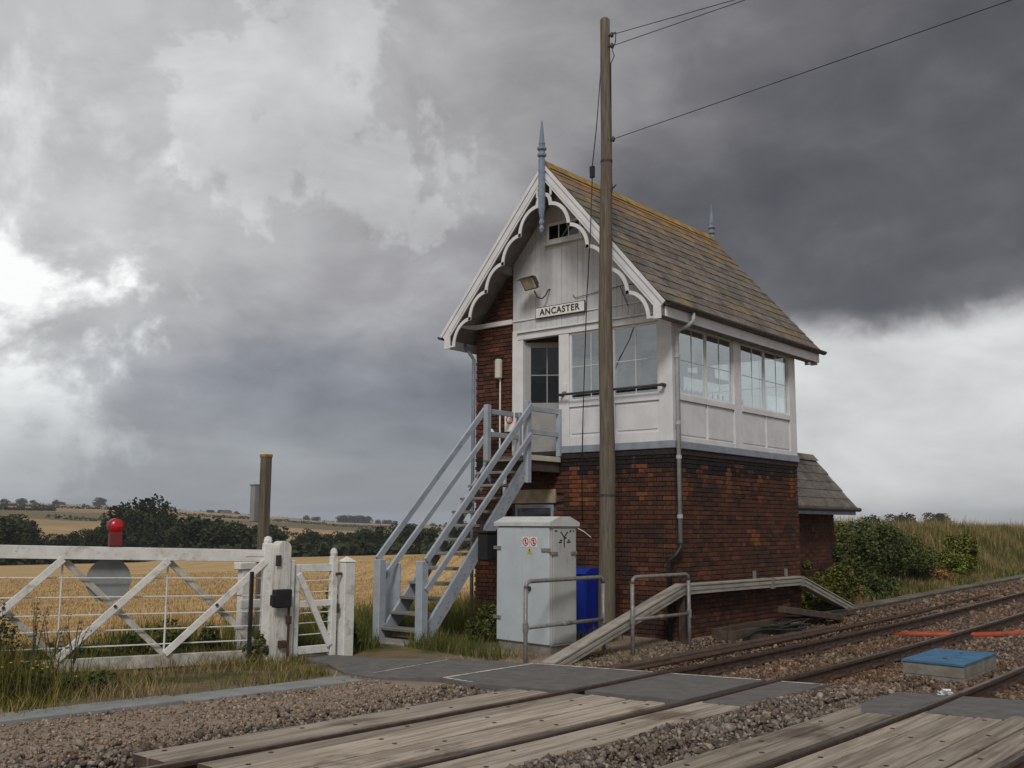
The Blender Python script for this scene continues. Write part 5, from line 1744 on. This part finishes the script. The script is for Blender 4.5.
def ballast():
    out = []
    for (x0, x1, y0, y1, dens, sz) in ((2.5, 14, .8, 7.9, 1150, .0215), (14, 24, 1.5, 8.2, 480, .027), (24, 44, 2.5, 8.2, 160, .040)):
        n = int((x1 - x0) * (y1 - y0) * dens)
        x, y = rand_xy(n, x0, x1, y0, y1)
        y = y + cshift(x)
        yy = y - cshift(x)
        keep = np.ones(n, bool)
        inA = (x > 4.6) & (x < xl(yy)) & (yy > 4.82) & (yy < 7.18)
        inB = (x < 9.9) & (yy > 1.6) & (yy < 4.0)
        pth = (x > 8.7) & (x < 10.5 + (8.3 - yy) * .23) & (yy > 4.82)
        pth2 = (x > 9.8) & (x < 11.5) & (yy < 4.0)
        keep &= ~(inA | inB | pth | pth2)
        keep &= ~((yy > 7.15) & (x < 10.6) & (NP.random(n) < .45 + .5 * smooth(yy, 7.2, 7.8)))
        keep &= ~((yy > 7.6) & (NP.random(n) < .3))
        for r in (6.66, 5.34, 3.46, 2.14):
            keep &= np.abs(yy - r) > .075
        z = ground_h(x, y)
        # heaped between the sleepers, level with their tops
        z = z + .035 + .02 * vnoise(x, y, 3, 4) + NP.uniform(-.012, .022, n) + .03 * ((yy > 4.3) & (yy < 4.9))
        P = np.stack([x, y, z], -1)[keep]
        P = P[in_view(P, 60)]
        out.append((P, sz))
    P = np.concatenate([a for a, b in out])
    S = np.concatenate([np.full(len(a), b) for a, b in out])
    stones('ballast', P, S, [(.215, .18, .15), (.175, .14, .112), (.125, .10, .082), (.26, .222, .188), (.175, .122, .09), (.10, .082, .068), (.33, .29, .25)], 'loose stone ballast round the rails', rusty)
    n = 34000
    x, y = rand_xy(n, 2.2, 9.4, 7.15, 9.4)
    p = NP.random(n) < .30 + .7 * (1 - smooth(y - .25 * vnoise(x, y, 3, 6), 7.3, 8.3))
    p &= ~((x > 8.3) & (y > 8.2))
    P = np.stack([x, y, ground_h(x, y) + NP.uniform(-.004, .012, n)], -1)[p]
    P = P[in_view(P, 60)]
    stones('gravel', P, np.full(len(P), .0125), [(.33, .25, .185), (.26, .19, .135), (.38, .31, .245), (.18, .135, .10)], 'brown gravel beside the deck on the left')
    n = 5200
    x, y = rand_xy(n, 10.3, 19, 6.9, 8.4)
    P = np.stack([x, y, ground_h(x, y) + NP.uniform(-.004, .015, n)], -1)
    P = P[in_view(P, 60)]
    stones('lineside_gravel', P, np.full(len(P), .022), [(.22, .17, .125), (.16, .12, .09), (.28, .22, .17), (.12, .09, .07)], 'brown stones at the foot of the signal box side wall')


ballast()


# ------------------------------------------------------------------ vegetation helpers
def blades(name, x, y, h, wd, lean, mtl, tints, label, cat='grass', z=None, kind='stuff'):
    n = len(x)
    z = ground_h(x, y) - .02 if z is None else z
    a = NP.uniform(0, 2 * math.pi, n)
    b = NP.uniform(0, 2 * math.pi, n)
    sd_ = np.stack([np.cos(a), np.sin(a), 0 * a], -1) * wd[:, None] * .5
    ln = np.stack([np.cos(b), np.sin(b), 0 * b], -1) * (lean * h * NP.uniform(.2, 1, n))[:, None]
    P = np.stack([x, y, z], -1)
    up = np.zeros((n, 3))
    up[:, 2] = h
    V = np.stack([P - sd_, P + sd_, P + up * .55 + ln * .35 + sd_ * .75, P + up * .55 + ln * .35 - sd_ * .75, P + up + ln, P + up + ln], 1)
    V = V[:, :5]
    base = (np.arange(n) * 5)[:, None]
    F4 = base + np.array([[0, 1, 2, 3]])
    F3 = base + np.array([[3, 2, 4]])
    F = np.concatenate([F4, np.concatenate([F3, F3[:, 2:]], 1)], 0)
    F = np.concatenate([(base + np.array([[0, 1, 2]])), (base + np.array([[0, 2, 3]])), F3], 0)
    pal = np.array(tints)
    t = pal[NP.integers(0, len(pal), n)] * NP.uniform(.75, 1.25, (n, 1))
    me = raw_mesh(name, V.reshape(-1, 3), F, mtl, np.concatenate([t, t, t]))
    o = bpy.data.objects.new(name, me)
    col.objects.link(o)
    tag(o, label, cat, kind=kind)
    return o


def leaf_faces(C, size, flat=.35, fold=True):
    """one bent leaf quad at every centre"""
    n = len(C)
    d = NP.normal(size=(n, 3))
    d[:, 2] *= .6
    d /= np.linalg.norm(d, axis=1)[:, None]
    u = NP.normal(size=(n, 3))
    u[:, 2] += flat
    s_ = np.cross(d, u)
    s_ /= np.linalg.norm(s_, axis=1)[:, None] + 1e-9
    L = (size * NP.uniform(.6, 1.3, n))[:, None]
    nn = np.cross(s_, d)
    V = np.stack([C - d * L * .5, C + s_ * L * .33 + nn * L * .08, C + d * L * .55, C - s_ * L * .33 + nn * L * .08], 1)
    base = (np.arange(n) * 4)[:, None]
    return V.reshape(-1, 3), base + np.array([[0, 1, 2, 3]])


GREENS = [(1, 1, 1), (1.25, 1.2, .9), (.8, .85, .8), (1.5, 1.35, .9), (.65, .75, .7)]
DRY = [(1, 1, 1), (1.2, 1.15, 1.05), (.75, .7, .65), (.9, .95, .7)]


def clump_pts(n, c, r, k, rr):
    """points on the surfaces of k lobes spread in an ellipsoid c, r"""
    q = NP.normal(size=(k, 3))
    q /= np.linalg.norm(q, axis=1)[:, None]
    cc = q * NP.uniform(.35, .8, (k, 1)) * r + c
    lr = NP.uniform(.6, 1.25, k) * rr
    i = NP.integers(0, k, n)
    d = NP.normal(size=(n, 3))
    d /= np.linalg.norm(d, axis=1)[:, None]
    P = cc[i] + d * (lr[i] * NP.uniform(.72, 1.05, n))[:, None]
    return P, i


# --- far trees
def tree_meshes(seed, H, W, conical=0.):
    k = 26
    c = np.array([0, 0, H * .56])
    r = np.array([W * .5, W * .5, H * .42])
    P, i = clump_pts(2600, c, r, k, W * .19)
    P = P[P[:, 2] > H * .06]
    V, F = leaf_faces(P, np.full(len(P), W * .075))
    t = NP.uniform(.55, 1.5, 26)[i[:len(P)]][:, None] * NP.uniform(.8, 1.2, (len(P), 1)) * np.array([1, 1, .9])
    crown = raw_mesh('crown', V, F, 'leaf_far', t)
    mb = MB().tube([(0, 0, -.5), (.1, 0, H * .25), (0, .15, H * .5), (.05, .1, H * .8)], [W * .045, W * .035, W * .025, W * .008], 7)
    for a in range(6):
        an = a * 1.05 + seed
        z0 = H * (.22 + .07 * a)
        mb.tube([(0, 0, z0), (math.cos(an) * W * .16, math.sin(an) * W * .16, z0 + H * .10), (math.cos(an) * W * .33, math.sin(an) * W * .33, z0 + H * .18)], [W * .018, W * .012, W * .005], 5)
    return crown, mesh_of('trunk', mb, 'bark')


TREES = [tree_meshes(i, 10, [9, 8, 11, 7][i]) for i in range(4)]
PXF = lambda px: YAW - math.atan((px - 512) / FPX)


def tree(px, dist, H, wsc, label, group, var=None, name='tree', sink=.2):
    a = PXF(px)
    x, y = math.cos(a) * dist, math.sin(a) * dist
    z = gh(x, y)
    t = thing(name, label, 'tree', (x, y, z - sink), group)
    cr, tr = TREES[R.randrange(4) if var is None else var]
    s_ = H / 10
    rz = R.uniform(0, 6.28)
    for nm, me in (('trunk', tr), ('crown', cr)):
        o = bpy.data.objects.new(nm, me)
        col.objects.link(o)
        o.parent = t
        o.scale = (s_ * wsc, s_ * wsc, s_)
        o.rotation_euler = (0, 0, rz)
    return t


# the tall dark clump behind the lamp
for i, (px, d, H, w_) in enumerate(((124, 208, 11.2, .8), (140, 212, 12.2, .85), (157, 210, 12.5, .85), (172, 215, 11.0, .85))):
    tree(px, d, H, w_, ['leftmost tall tree of the dark clump behind the gate lamp', 'second tall tree of the dark clump behind the gate lamp', 'tallest tree of the dark clump behind the gate lamp', 'rightmost tree of the dark clump behind the gate lamp'][i], 'tall trees behind the gate lamp')
HG_ = 'trees of the hedge along the far edge of the stubble field'
for i, px in enumerate(range(-40, 520, 14)):
    pxx = px + R.uniform(-5, 5)
    d = R.uniform(196, 225)
    H = np.interp(pxx, [-40, 0, 30, 60, 90, 115, 180, 215, 245, 290, 340, 400, 520], [9.5, 9, 9.5, 6.0, 6.5, 7.2, 7.5, 8.5, 7.0, 5.6, 6.0, 6.2, 7.5]) * R.uniform(.85, 1.1)
    tree(pxx, d, H, R.uniform(1.0, 1.35), 'dark green bushy tree in the hedge beyond the stubble field', HG_)
tree(32, 235, 9.2, .5, 'slender tree top rising over the hedge at the far left', None)
# far wood and single trees on the skyline
for i, px in enumerate((345, 351, 357, 363, 369)):
    tree(px, 1180 + 8 * i, 12.5, 1.2, 'tree of the dark square wood on the skyline left of the stairs', 'skyline wood left of the stairs', sink=3)
for i, px in enumerate((8, 26, 38, 60, 66, 88, 100, 103, 214, 223, 240, 255, 309, 318, 380, 388, 396, 404, 434, 442, 455, 464)):
    tree(px, R.uniform(1120, 1240), R.uniform(5, 9) if px != 103 else 13, R.uniform(1.2, 2.0), 'tiny dark tree on the far skyline', 'scattered skyline trees', sink=2)
for i, px in enumerate((893, 905, 931, 938)):
    tree(px, R.uniform(300, 330), R.uniform(8.3, 9.0), R.uniform(.9, 1.3), 'dim tree top showing over the bank right of the hut', 'tree tops beyond the bank')


def hedge(px0, px1, d0, d1, h, label, n=900):
    t = NP.uniform(0, 1, n)
    pa = px0 + (px1 - px0) * t
    d = d0 + (d1 - d0) * t + NP.normal(0, h * .35, n)
    a = YAW - np.arctan((pa - 512) / FPX)
    x, y = np.cos(a) * d, np.sin(a) * d
    P = np.stack([x, y, ground_h(x, y) + h * NP.uniform(0, 1, n) * (.7 + .4 * vnoise(pa, pa * 0, .5, 3))], -1)
    V, F = leaf_faces(P, np.full(n, h * .6))
    me = raw_mesh('hedgerow', V, F, 'leaf_far', np.repeat(NP.uniform(.8, 1.5, (n, 1)), 3, 1))
    o = bpy.data.objects.new('hedgerow', me)
    col.objects.link(o)
    tag(o, label, 'hedge', kind='stuff')


hedge(-40, 520, 1150, 1150, 2.2, 'thin dark hedge along the far skyline', 1500)
hedge(-30, 118, 760, 800, 2.6, 'dark hedge line crossing the upper hillside at the left')
hedge(-30, 60, 560, 640, 2.6, 'dark hedge line lower on the hillside at the far left')
hedge(180, 330, 700, 820, 2.6, 'dark hedge line on the hillside behind the tall old post')
hedge(330, 500, 760, 700, 2.4, 'dark hedge line on the hillside behind the stairs')
hedge(50, 300, 520, 480, 2.4, 'broken hedge line at the foot of the hillside', 700)
hedge(-40, 520, 190, 192, 2.6, 'low thick hedge along the far edge of the stubble field', 9000)
# farm on the skyline
fm = thing('farmhouse', 'tiny farmhouse with dark roof on the skyline left of the old post', 'house', (math.cos(PXF(229)) * 1090, math.sin(PXF(229)) * 1090, 0))
fz = gh(fm.location.x, fm.location.y)
fm.location.z = fz
fb = fm.location
obj('wall', B(fb.x - 5, fb.x + 5, fb.y - 3, fb.y + 3, fz - 2, fz + 2.0, 0), 'concrete', fm)
obj('roof', MB().prism([(-3.4, 2.0), (3.4, 2.0), (0, 4.0)], (fb.x - 5.3, fb.y, fz), (0, 1, 0), (0, 0, 1), (10.6, 0, 0)), 'roof_red', fm, fixn=True)

# --- near field stubble
n = 60000
dd = 12.5 + 62 * NP.random(n) ** 1.7
aa = YAW - np.arctan((NP.uniform(-70, 520, n) - 512) / FPX)
x, y = dd * np.cos(aa), dd * np.sin(aa)
# set in drill rows
ra = YAW - math.pi / 2 + .12
rv = x * -math.sin(ra) + y * math.cos(ra)
rs = (np.round(rv / .30) * .30 - rv) * .85
x, y = x + rs * -math.sin(ra), y + rs * math.cos(ra)
k = (y - .12 * (x - 8) > 13.4) & (x - 1.2 * (y - 12) < 17) & ~((x > 13.2) & (y < 13.4))
x, y, dd = x[k], y[k], dd[k]
blades('stubble', x, y, NP.uniform(.05, .13, len(x)), .006 + dd * .00045, .6, 'straw', [(1.35, 1.3, 1.1), (1.1, 1, .9), (1.5, 1.4, 1.2), (.8, .7, .6)], 'golden straw stubble standing in the field behind the gate', 'stubble')

# --- verge grass by the gate, by the stairs and along the path
def patch(n, x0, x1, y0, y1, fn):
    x, y = rand_xy(n, x0, x1, y0, y1)
    k = fn(x, y) & in_view(np.stack([x, y, x * 0], -1), 80)
    return x[k], y[k]


box_free = lambda x, y: ~((x > 14.2) & (y < 12.9) & (x < 22.2))
pathfree = lambda x, y: ~((x > 8.25) & (x < 10.5) & (y < 10.6 + .2 * (x - 8.6)) & (y > 8.2)) & ~((x > 8.8) & (x < 9.45) & (y < 11.6))
den = lambda x, y, s, sd_, th: vnoise(x, y, s, sd_) + NP.normal(0, .18, len(x)) > th
x, y = patch(30000, 3.0, 8.9, 9.55, 12.9, lambda x, y: (y > 9.75 - .12 * (x - 4)) & pathfree(x, y) & den(x, y, 2.2, 21, .06))
blades('verge_grass', x, y, NP.uniform(.05, .20, len(x)), np.full(len(x), .009), .8, 'grass', GREENS + [(2.2, 1.6, 1.0)] * 3 + [(2.6, 1.9, 1.2)] * 2, 'short green and yellowing grass along the foot of the white gate')
x, y = patch(15000, 3.0, 9.0, 9.5, 12.9, lambda x, y: pathfree(x, y) & den(x, y, 3, 31, .0))
blades('dry_verge_grass', x, y, NP.uniform(.05, .25, len(x)), np.full(len(x), .007), .9, 'dry_grass', DRY, 'dry straw coloured grass mixed into the verge by the gate')
x, y = patch(26000, 9.4, 14.2, 9.0, 13.3, lambda x, y: box_free(x, y) & pathfree(x, y) & ~((x > 10.4) & (x < 13.5) & (y > 10.7) & (y < 11.7) & (x < 12.2)) & ~((x > 11.3) & (y < 10.2) & (x < 13)) & (y > 9.0 + .0 * x) & den(x, y, 1.8, 41, -.15))
blades('stair_side_grass', x, y, NP.uniform(.08, .32, len(x)), np.full(len(x), .010), .7, 'grass', GREENS + [(1.9, 1.5, 1.0)], 'long green grass growing round the foot of the stairs')
x, y = patch(7000, 9.9, 14.1, 8.05, 9.5, lambda x, y: den(x, y, 3, 51, .05))
blades('dead_grass', x, y, NP.uniform(.02, .09, len(x)), np.full(len(x), .008), 1.6, 'dry_grass', DRY, 'flattened dead grass under the guard rails')
x, y = patch(9000, 8.2, 16.5, 11.6, 14.6, lambda x, y: (y > 11.9) & box_free(x, y) & den(x, y, 1.4, 61, -.3))
blades('field_edge_grass', x, y, NP.uniform(.2, .55, len(x)), np.full(len(x), .011), .5, 'grass', GREENS + [(2.4, 1.8, 1.1)] * 3, 'tall rough grass along the field edge behind the stairs')
x, y = patch(12000, 3.0, 8.8, 12.0, 14.6, lambda x, y: den(x, y, 1.6, 71, -.05))
blades('field_edge_grass', x, y, NP.uniform(.15, .42, len(x)), np.full(len(x), .011), .55, 'grass', GREENS + [(1.8, 1.5, 1.0)] * 2, 'rough green grass along the field edge behind the crossing gate')

# --- bank on the right
bx = lambda x, y: y - cshift(x)
n = 90000
x, y = rand_xy(n, 19.6, 64, 8.75, 16)
y = y + cshift(x)
k = in_view(np.stack([x, y, x * 0 + 1], -1), 60) & ~((x < 22.3) & (y < 12.6))
x, y = x[k], y[k]
k = NP.random(len(x)) < np.clip(30 / x, .4, 1)
x, y = x[k], y[k]
hi = smooth(bx(x, y), 9.0, 12) 
gr1 = vnoise(x, y, .9, 81) + NP.normal(0, .3, len(x))
g = gr1 > -.05
blades('bank_grass', x[g], y[g], NP.uniform(.14, .48, g.sum()) * (.6 + .6 * hi[g]), np.full(g.sum(), .022), .6, 'grass', GREENS + [(1.8, 1.4, .9)], 'green grass covering the lineside bank')
g = ~g
blades('bank_dry_grass', x[g], y[g], NP.uniform(.18, .58, g.sum()) * (.5 + .7 * hi[g]), np.full(g.sum(), .018), .5, 'dry_grass', DRY + [(.8, .85, .5)], 'brown and straw coloured grass mixed over the lineside bank')
# tall seeding stems along the crest
n = 2600
x = NP.uniform(22.4, 70, n)
y = cshift(x) + NP.uniform(10.8, 16, n)
k = in_view(np.stack([x, y, x * 0 + 1.5], -1), 60) & (vnoise(x, y, 1.2, 91) > -.35)
x, y = x[k], y[k]
blades('crest_grass', x, y, NP.uniform(.45, .95, len(x)), np.full(len(x), .020), .3, 'dry_grass', [(1.3, 1.25, 1.1), (.9, .9, .8), (1.1, 1.1, .7)], 'tall pale seeding grasses along the crest of the bank')


def bush(name, c, r, n, leaf, mtl, label, tint=(1, 1, 1), lobes=16, stems=5, cat='bush', group=None):
    x, y = c
    z = gh(x, y)
    t = thing(name, label, cat, (x, y, z), group)
    P, i = clump_pts(n, np.array([x, y, z + r[2] * .42]), np.array(r), lobes, min(r) * .42)
    P = P[P[:, 2] > ground_h(P[:, 0], P[:, 1]) - .02]
    V, F = leaf_faces(P, np.full(len(P), leaf))
    tn = (NP.uniform(.6, 1.5, lobes)[i[:len(P)]] * NP.uniform(.7, 1.3, len(P)))[:, None] * np.array(tint)
    me = raw_mesh('foliage', V - np.array([x, y, z]), F, mtl, tn)
    inst('foliage', me, t, (x, y, z))
    mb = MB()
    for k in range(stems):
        a = R.uniform(0, 6.28)
        q = R.uniform(.3, .8)
        mb.tube([(x, y, z - .05), (x + math.cos(a) * r[0] * q * .5, y + math.sin(a) * r[1] * q * .5, z + r[2] * .4), (x + math.cos(a) * r[0] * q, y + math.sin(a) * r[1] * q, z + r[2] * .8)], [.02, .014, .005], 5)
    obj('stem', mb, 'bark', t)
    return t


bush('ivy_bush', (25.0, 10.6), (1.8, 1.1, .95), 18000, .075, 'ivy', 'dense dark ivy bush on the bank nearest the hut', (1.7, 1.55, 1), 40)
bush('ivy_bush', (28.2, 10.8), (2.3, 1.2, 1.05), 22000, .08, 'ivy', 'broad dark ivy mound in the middle of the bank', (1.25, 1.3, 1.0), 46)
bush('bramble_bush', (22.9, 9.5), (1.0, .6, .95), 8000, .07, 'weed', 'loose bramble beside the hut wall where the trunking ends', (1.9, 1.55, .85), 26)
bush('bramble_bush', (24.0, 11.6), (1.8, 1.0, 1.05), 10000, .08, 'weed', 'green bramble on the crest above the hut gutter', (1.9, 1.65, .9), 30)
bush('bramble_bush', (27.0, 12.2), (2.0, 1.0, .85), 10000, .085, 'weed', 'green bramble on the crest above the ivy mound', (1.8, 1.6, .85), 30)
bush('ivy_bush', (31.2, 11.0), (1.9, 1.1, .85), 14000, .085, 'ivy', 'rightmost dark ivy mound on the bank', (1.5, 1.45, 1.0), 36)
bush('bramble_bush', (33.6, 11.4), (1.8, 1.0, .55), 7000, .09, 'weed', 'low green bramble on the bank to the right of the ivy mound', (2.0, 1.7, .8), 30)
bush('bramble_bush', (36.4, 10.9), (2.4, .8, .5), 8000, .09, 'weed', 'bright green weeds on the bank near the right edge', (2.3, 2.0, .85), 30)
bush('bramble_bush', (41.5, 11.9), (2.6, 1.0, .55), 6000, .12, 'weed', 'green weeds on the bank at the right edge', (2.1, 1.8, .85), 30)
bush('rust_weed', (33.2, 10.3), (1.3, .5, .32), 4000, .07, 'dry_grass', 'patch of rust brown weeds right of the ivy mound', (.9, .62, .45), 18)
bush('rust_weed', (24.2, 9.5), (1.1, .4, .26), 3000, .07, 'dry_grass', 'patch of rust brown weeds below the ivy bush', (.8, .6, .45), 16)
bush('bramble_bush', (25.6, 9.45), (1.6, .45, .40), 7000, .07, 'ivy', 'low creeping ivy along the foot of the bank', (1.3, 1.35, 1), 30)
bush('ivy_climber', (22.05, 8.92), (.42, .22, 1.15), 5000, .075, 'ivy', 'dark ivy climbing the corner of the brick hut', (.9, 1.0, .95), 20)
for i, (x, y, lab) in enumerate(((20.2, 8.72, 'green weeds growing against the hut beside the brick corner'), (21.2, 8.62, 'taller weeds in front of the hut wall'))):
    bush('weed_clump', (x, y), (.6, .24, 1.0), 6000, .06, 'weed', lab, (1.9, 1.55, .8), 26)
# weeds round the gate
bush('weed_clump', (4.9, 10.65), (.6, .45, .26), 1500, .04, 'weed', 'low dark weeds with a few yellow flowers at the left edge', (1.05, 1.0, .7), group=None)
bush('weed_clump', (4.9, 11.8), (.7, .4, .75), 2200, .05, 'weed', 'tall dark weeds growing up through the left part of the gate', (.95, .95, .75))
bush('weed_clump', (5.75, 10.55), (.42, .28, .16), 1800, .045, 'weed', 'low leafy weeds at the edge of the trough lids', (1.2, 1.2, .85))
bush('weed_clump', (8.33, 11.16), (.20, .16, .36), 1300, .045, 'weed', 'small green weed at the foot of the black iron post', (1.5, 1.4, .8))
bush('weed_clump', (9.72, 10.95), (.16, .14, .42), 900, .05, 'weed', 'leafy weed growing against the square white post', (1.4, 1.4, .8))
bush('weed_clump', (10.35, 11.95), (.34, .3, .62), 1800, .06, 'weed', 'green weeds left of the stair foot', (1.7, 1.6, .8))
bush('weed_clump', (11.9, 10.42), (.60, .30, .45), 3000, .05, 'weed', 'dark green weeds between the stairs and the cabinet', (1.25, 1.15, .8))
bush('weed_clump', (13.0, 10.5), (.55, .30, .55), 2600, .05, 'weed', 'weeds under the stairs against the brick wall', (1.0, .95, .8))
bush('weed_clump', (6.9, 12.55), (1.1, .4, .30), 2600, .05, 'weed', 'low dark weeds behind the middle of the crossing gate', (1.0, 1.1, .85))
bush('weed_clump', (8.0, 12.3), (.7, .4, .34), 2200, .05, 'weed', 'dark weeds behind the right end of the crossing gate', (1.1, 1.1, .85))
x, y = patch(9000, 3.4, 6.0, 10.2, 12.6, lambda x, y: NP.random(len(x)) < np.exp(-((x - 4.75) / .62) ** 2 - ((y - 11.1) / .75) ** 2))
blades('rough_grass', x, y, NP.uniform(.15, .75, len(x)), np.full(len(x), .009), .55, 'grass', [(1, 1, .9), (.7, .75, .7), (1.5, 1.3, .9), (2.2, 1.6, 1.0), (1.6, 1.1, .8)], 'tall rough dark grass and weeds at the left end of the gate')
# dry dock stems before the gate
for i, (px_, py_, hh) in enumerate(((5.35, 11.05, 1.0), (5.55, 11.0, .85), (5.05, 11.2, 1.1), (5.9, 11.25, .8), (4.6, 10.9, 1.0))):
    z = gh(px_, py_)
    t = thing('dry_weed', ['brown dry weed stem with seed heads before the gate brace foot', 'shorter brown weed stem beside the gate brace foot', 'tall brown weed stem nearest the left edge gate wires', 'thin dry weed stem right of the gate brace foot', 'tall dry weed stem at the left edge of the photo'][i], 'plant', (px_, py_, z))
    mb = MB()
    hdm = []
    for k in range(5):
        a = R.uniform(0, 6.28)
        l_ = R.uniform(.1, .28)
        z0 = R.uniform(.0, .4) * hh
        mb.tube([(px_, py_, z + z0), (px_ + math.cos(a) * l_ * .5, py_ + math.sin(a) * l_ * .5, z + z0 + .35 * hh), (px_ + math.cos(a) * l_, py_ + math.sin(a) * l_, z + hh * R.uniform(.75, 1.0))], [.008, .005, .002], 5)
        e_ = mb.v[-1]
        for j in range(12):
            hdm.append((e_[0] + R.gauss(0, .018), e_[1] + R.gauss(0, .018), e_[2] - R.uniform(0, .22)))
    obj('stem', mb, 'bark', t)
    V, F = leaf_faces(np.array(hdm), np.full(len(hdm), .035))
    inst('seed_head', raw_mesh('seed_head', V - np.array([px_, py_, z]), F, 'dry_grass', np.full((len(F), 3), .8)), t, (px_, py_, z))['kind'] = 'stuff'
fl_ = MB()
for k in range(16):
    p = Vector((4.95 + R.gauss(0, .25), 10.5 + R.gauss(0, .16), gh(5.15, 10.5) + R.uniform(.18, .40)))
    fl_.lathe([(.004, 0), (.016, .006), (.008, .014)], p, 6)
tag(obj('yellow_flowers', fl_, 'flower', loc=(5.15, 10.5, .2)), 'small yellow flowers on the weeds at the left edge', 'flowers', kind='stuff')

# ------------------------------------------------------------------ the air
hz_m = bpy.data.materials.new('haze_air')
hz_m.use_nodes = True
T = NT(hz_m.node_tree)
ho = T.n('ShaderNodeOutputMaterial')
hv = T.n('ShaderNodeVolumePrincipled')
hv.inputs['Color'].default_value = (.80, .86, .95, 1)
hv.inputs['Density'].default_value = .00022
T.t.links.new(hv.outputs[0], ho.inputs['Volume'])
MATS['haze_air'] = hz_m
hz_m.cycles.homogeneous_volume = True
hzo = obj('haze', B(-5400, 5400, -5400, 5400, -120, 75, 0), 'haze_air', loc=(0, 0, 0))
tag(hzo, 'thin pale haze filling the air over the fields', 'haze', kind='stuff')
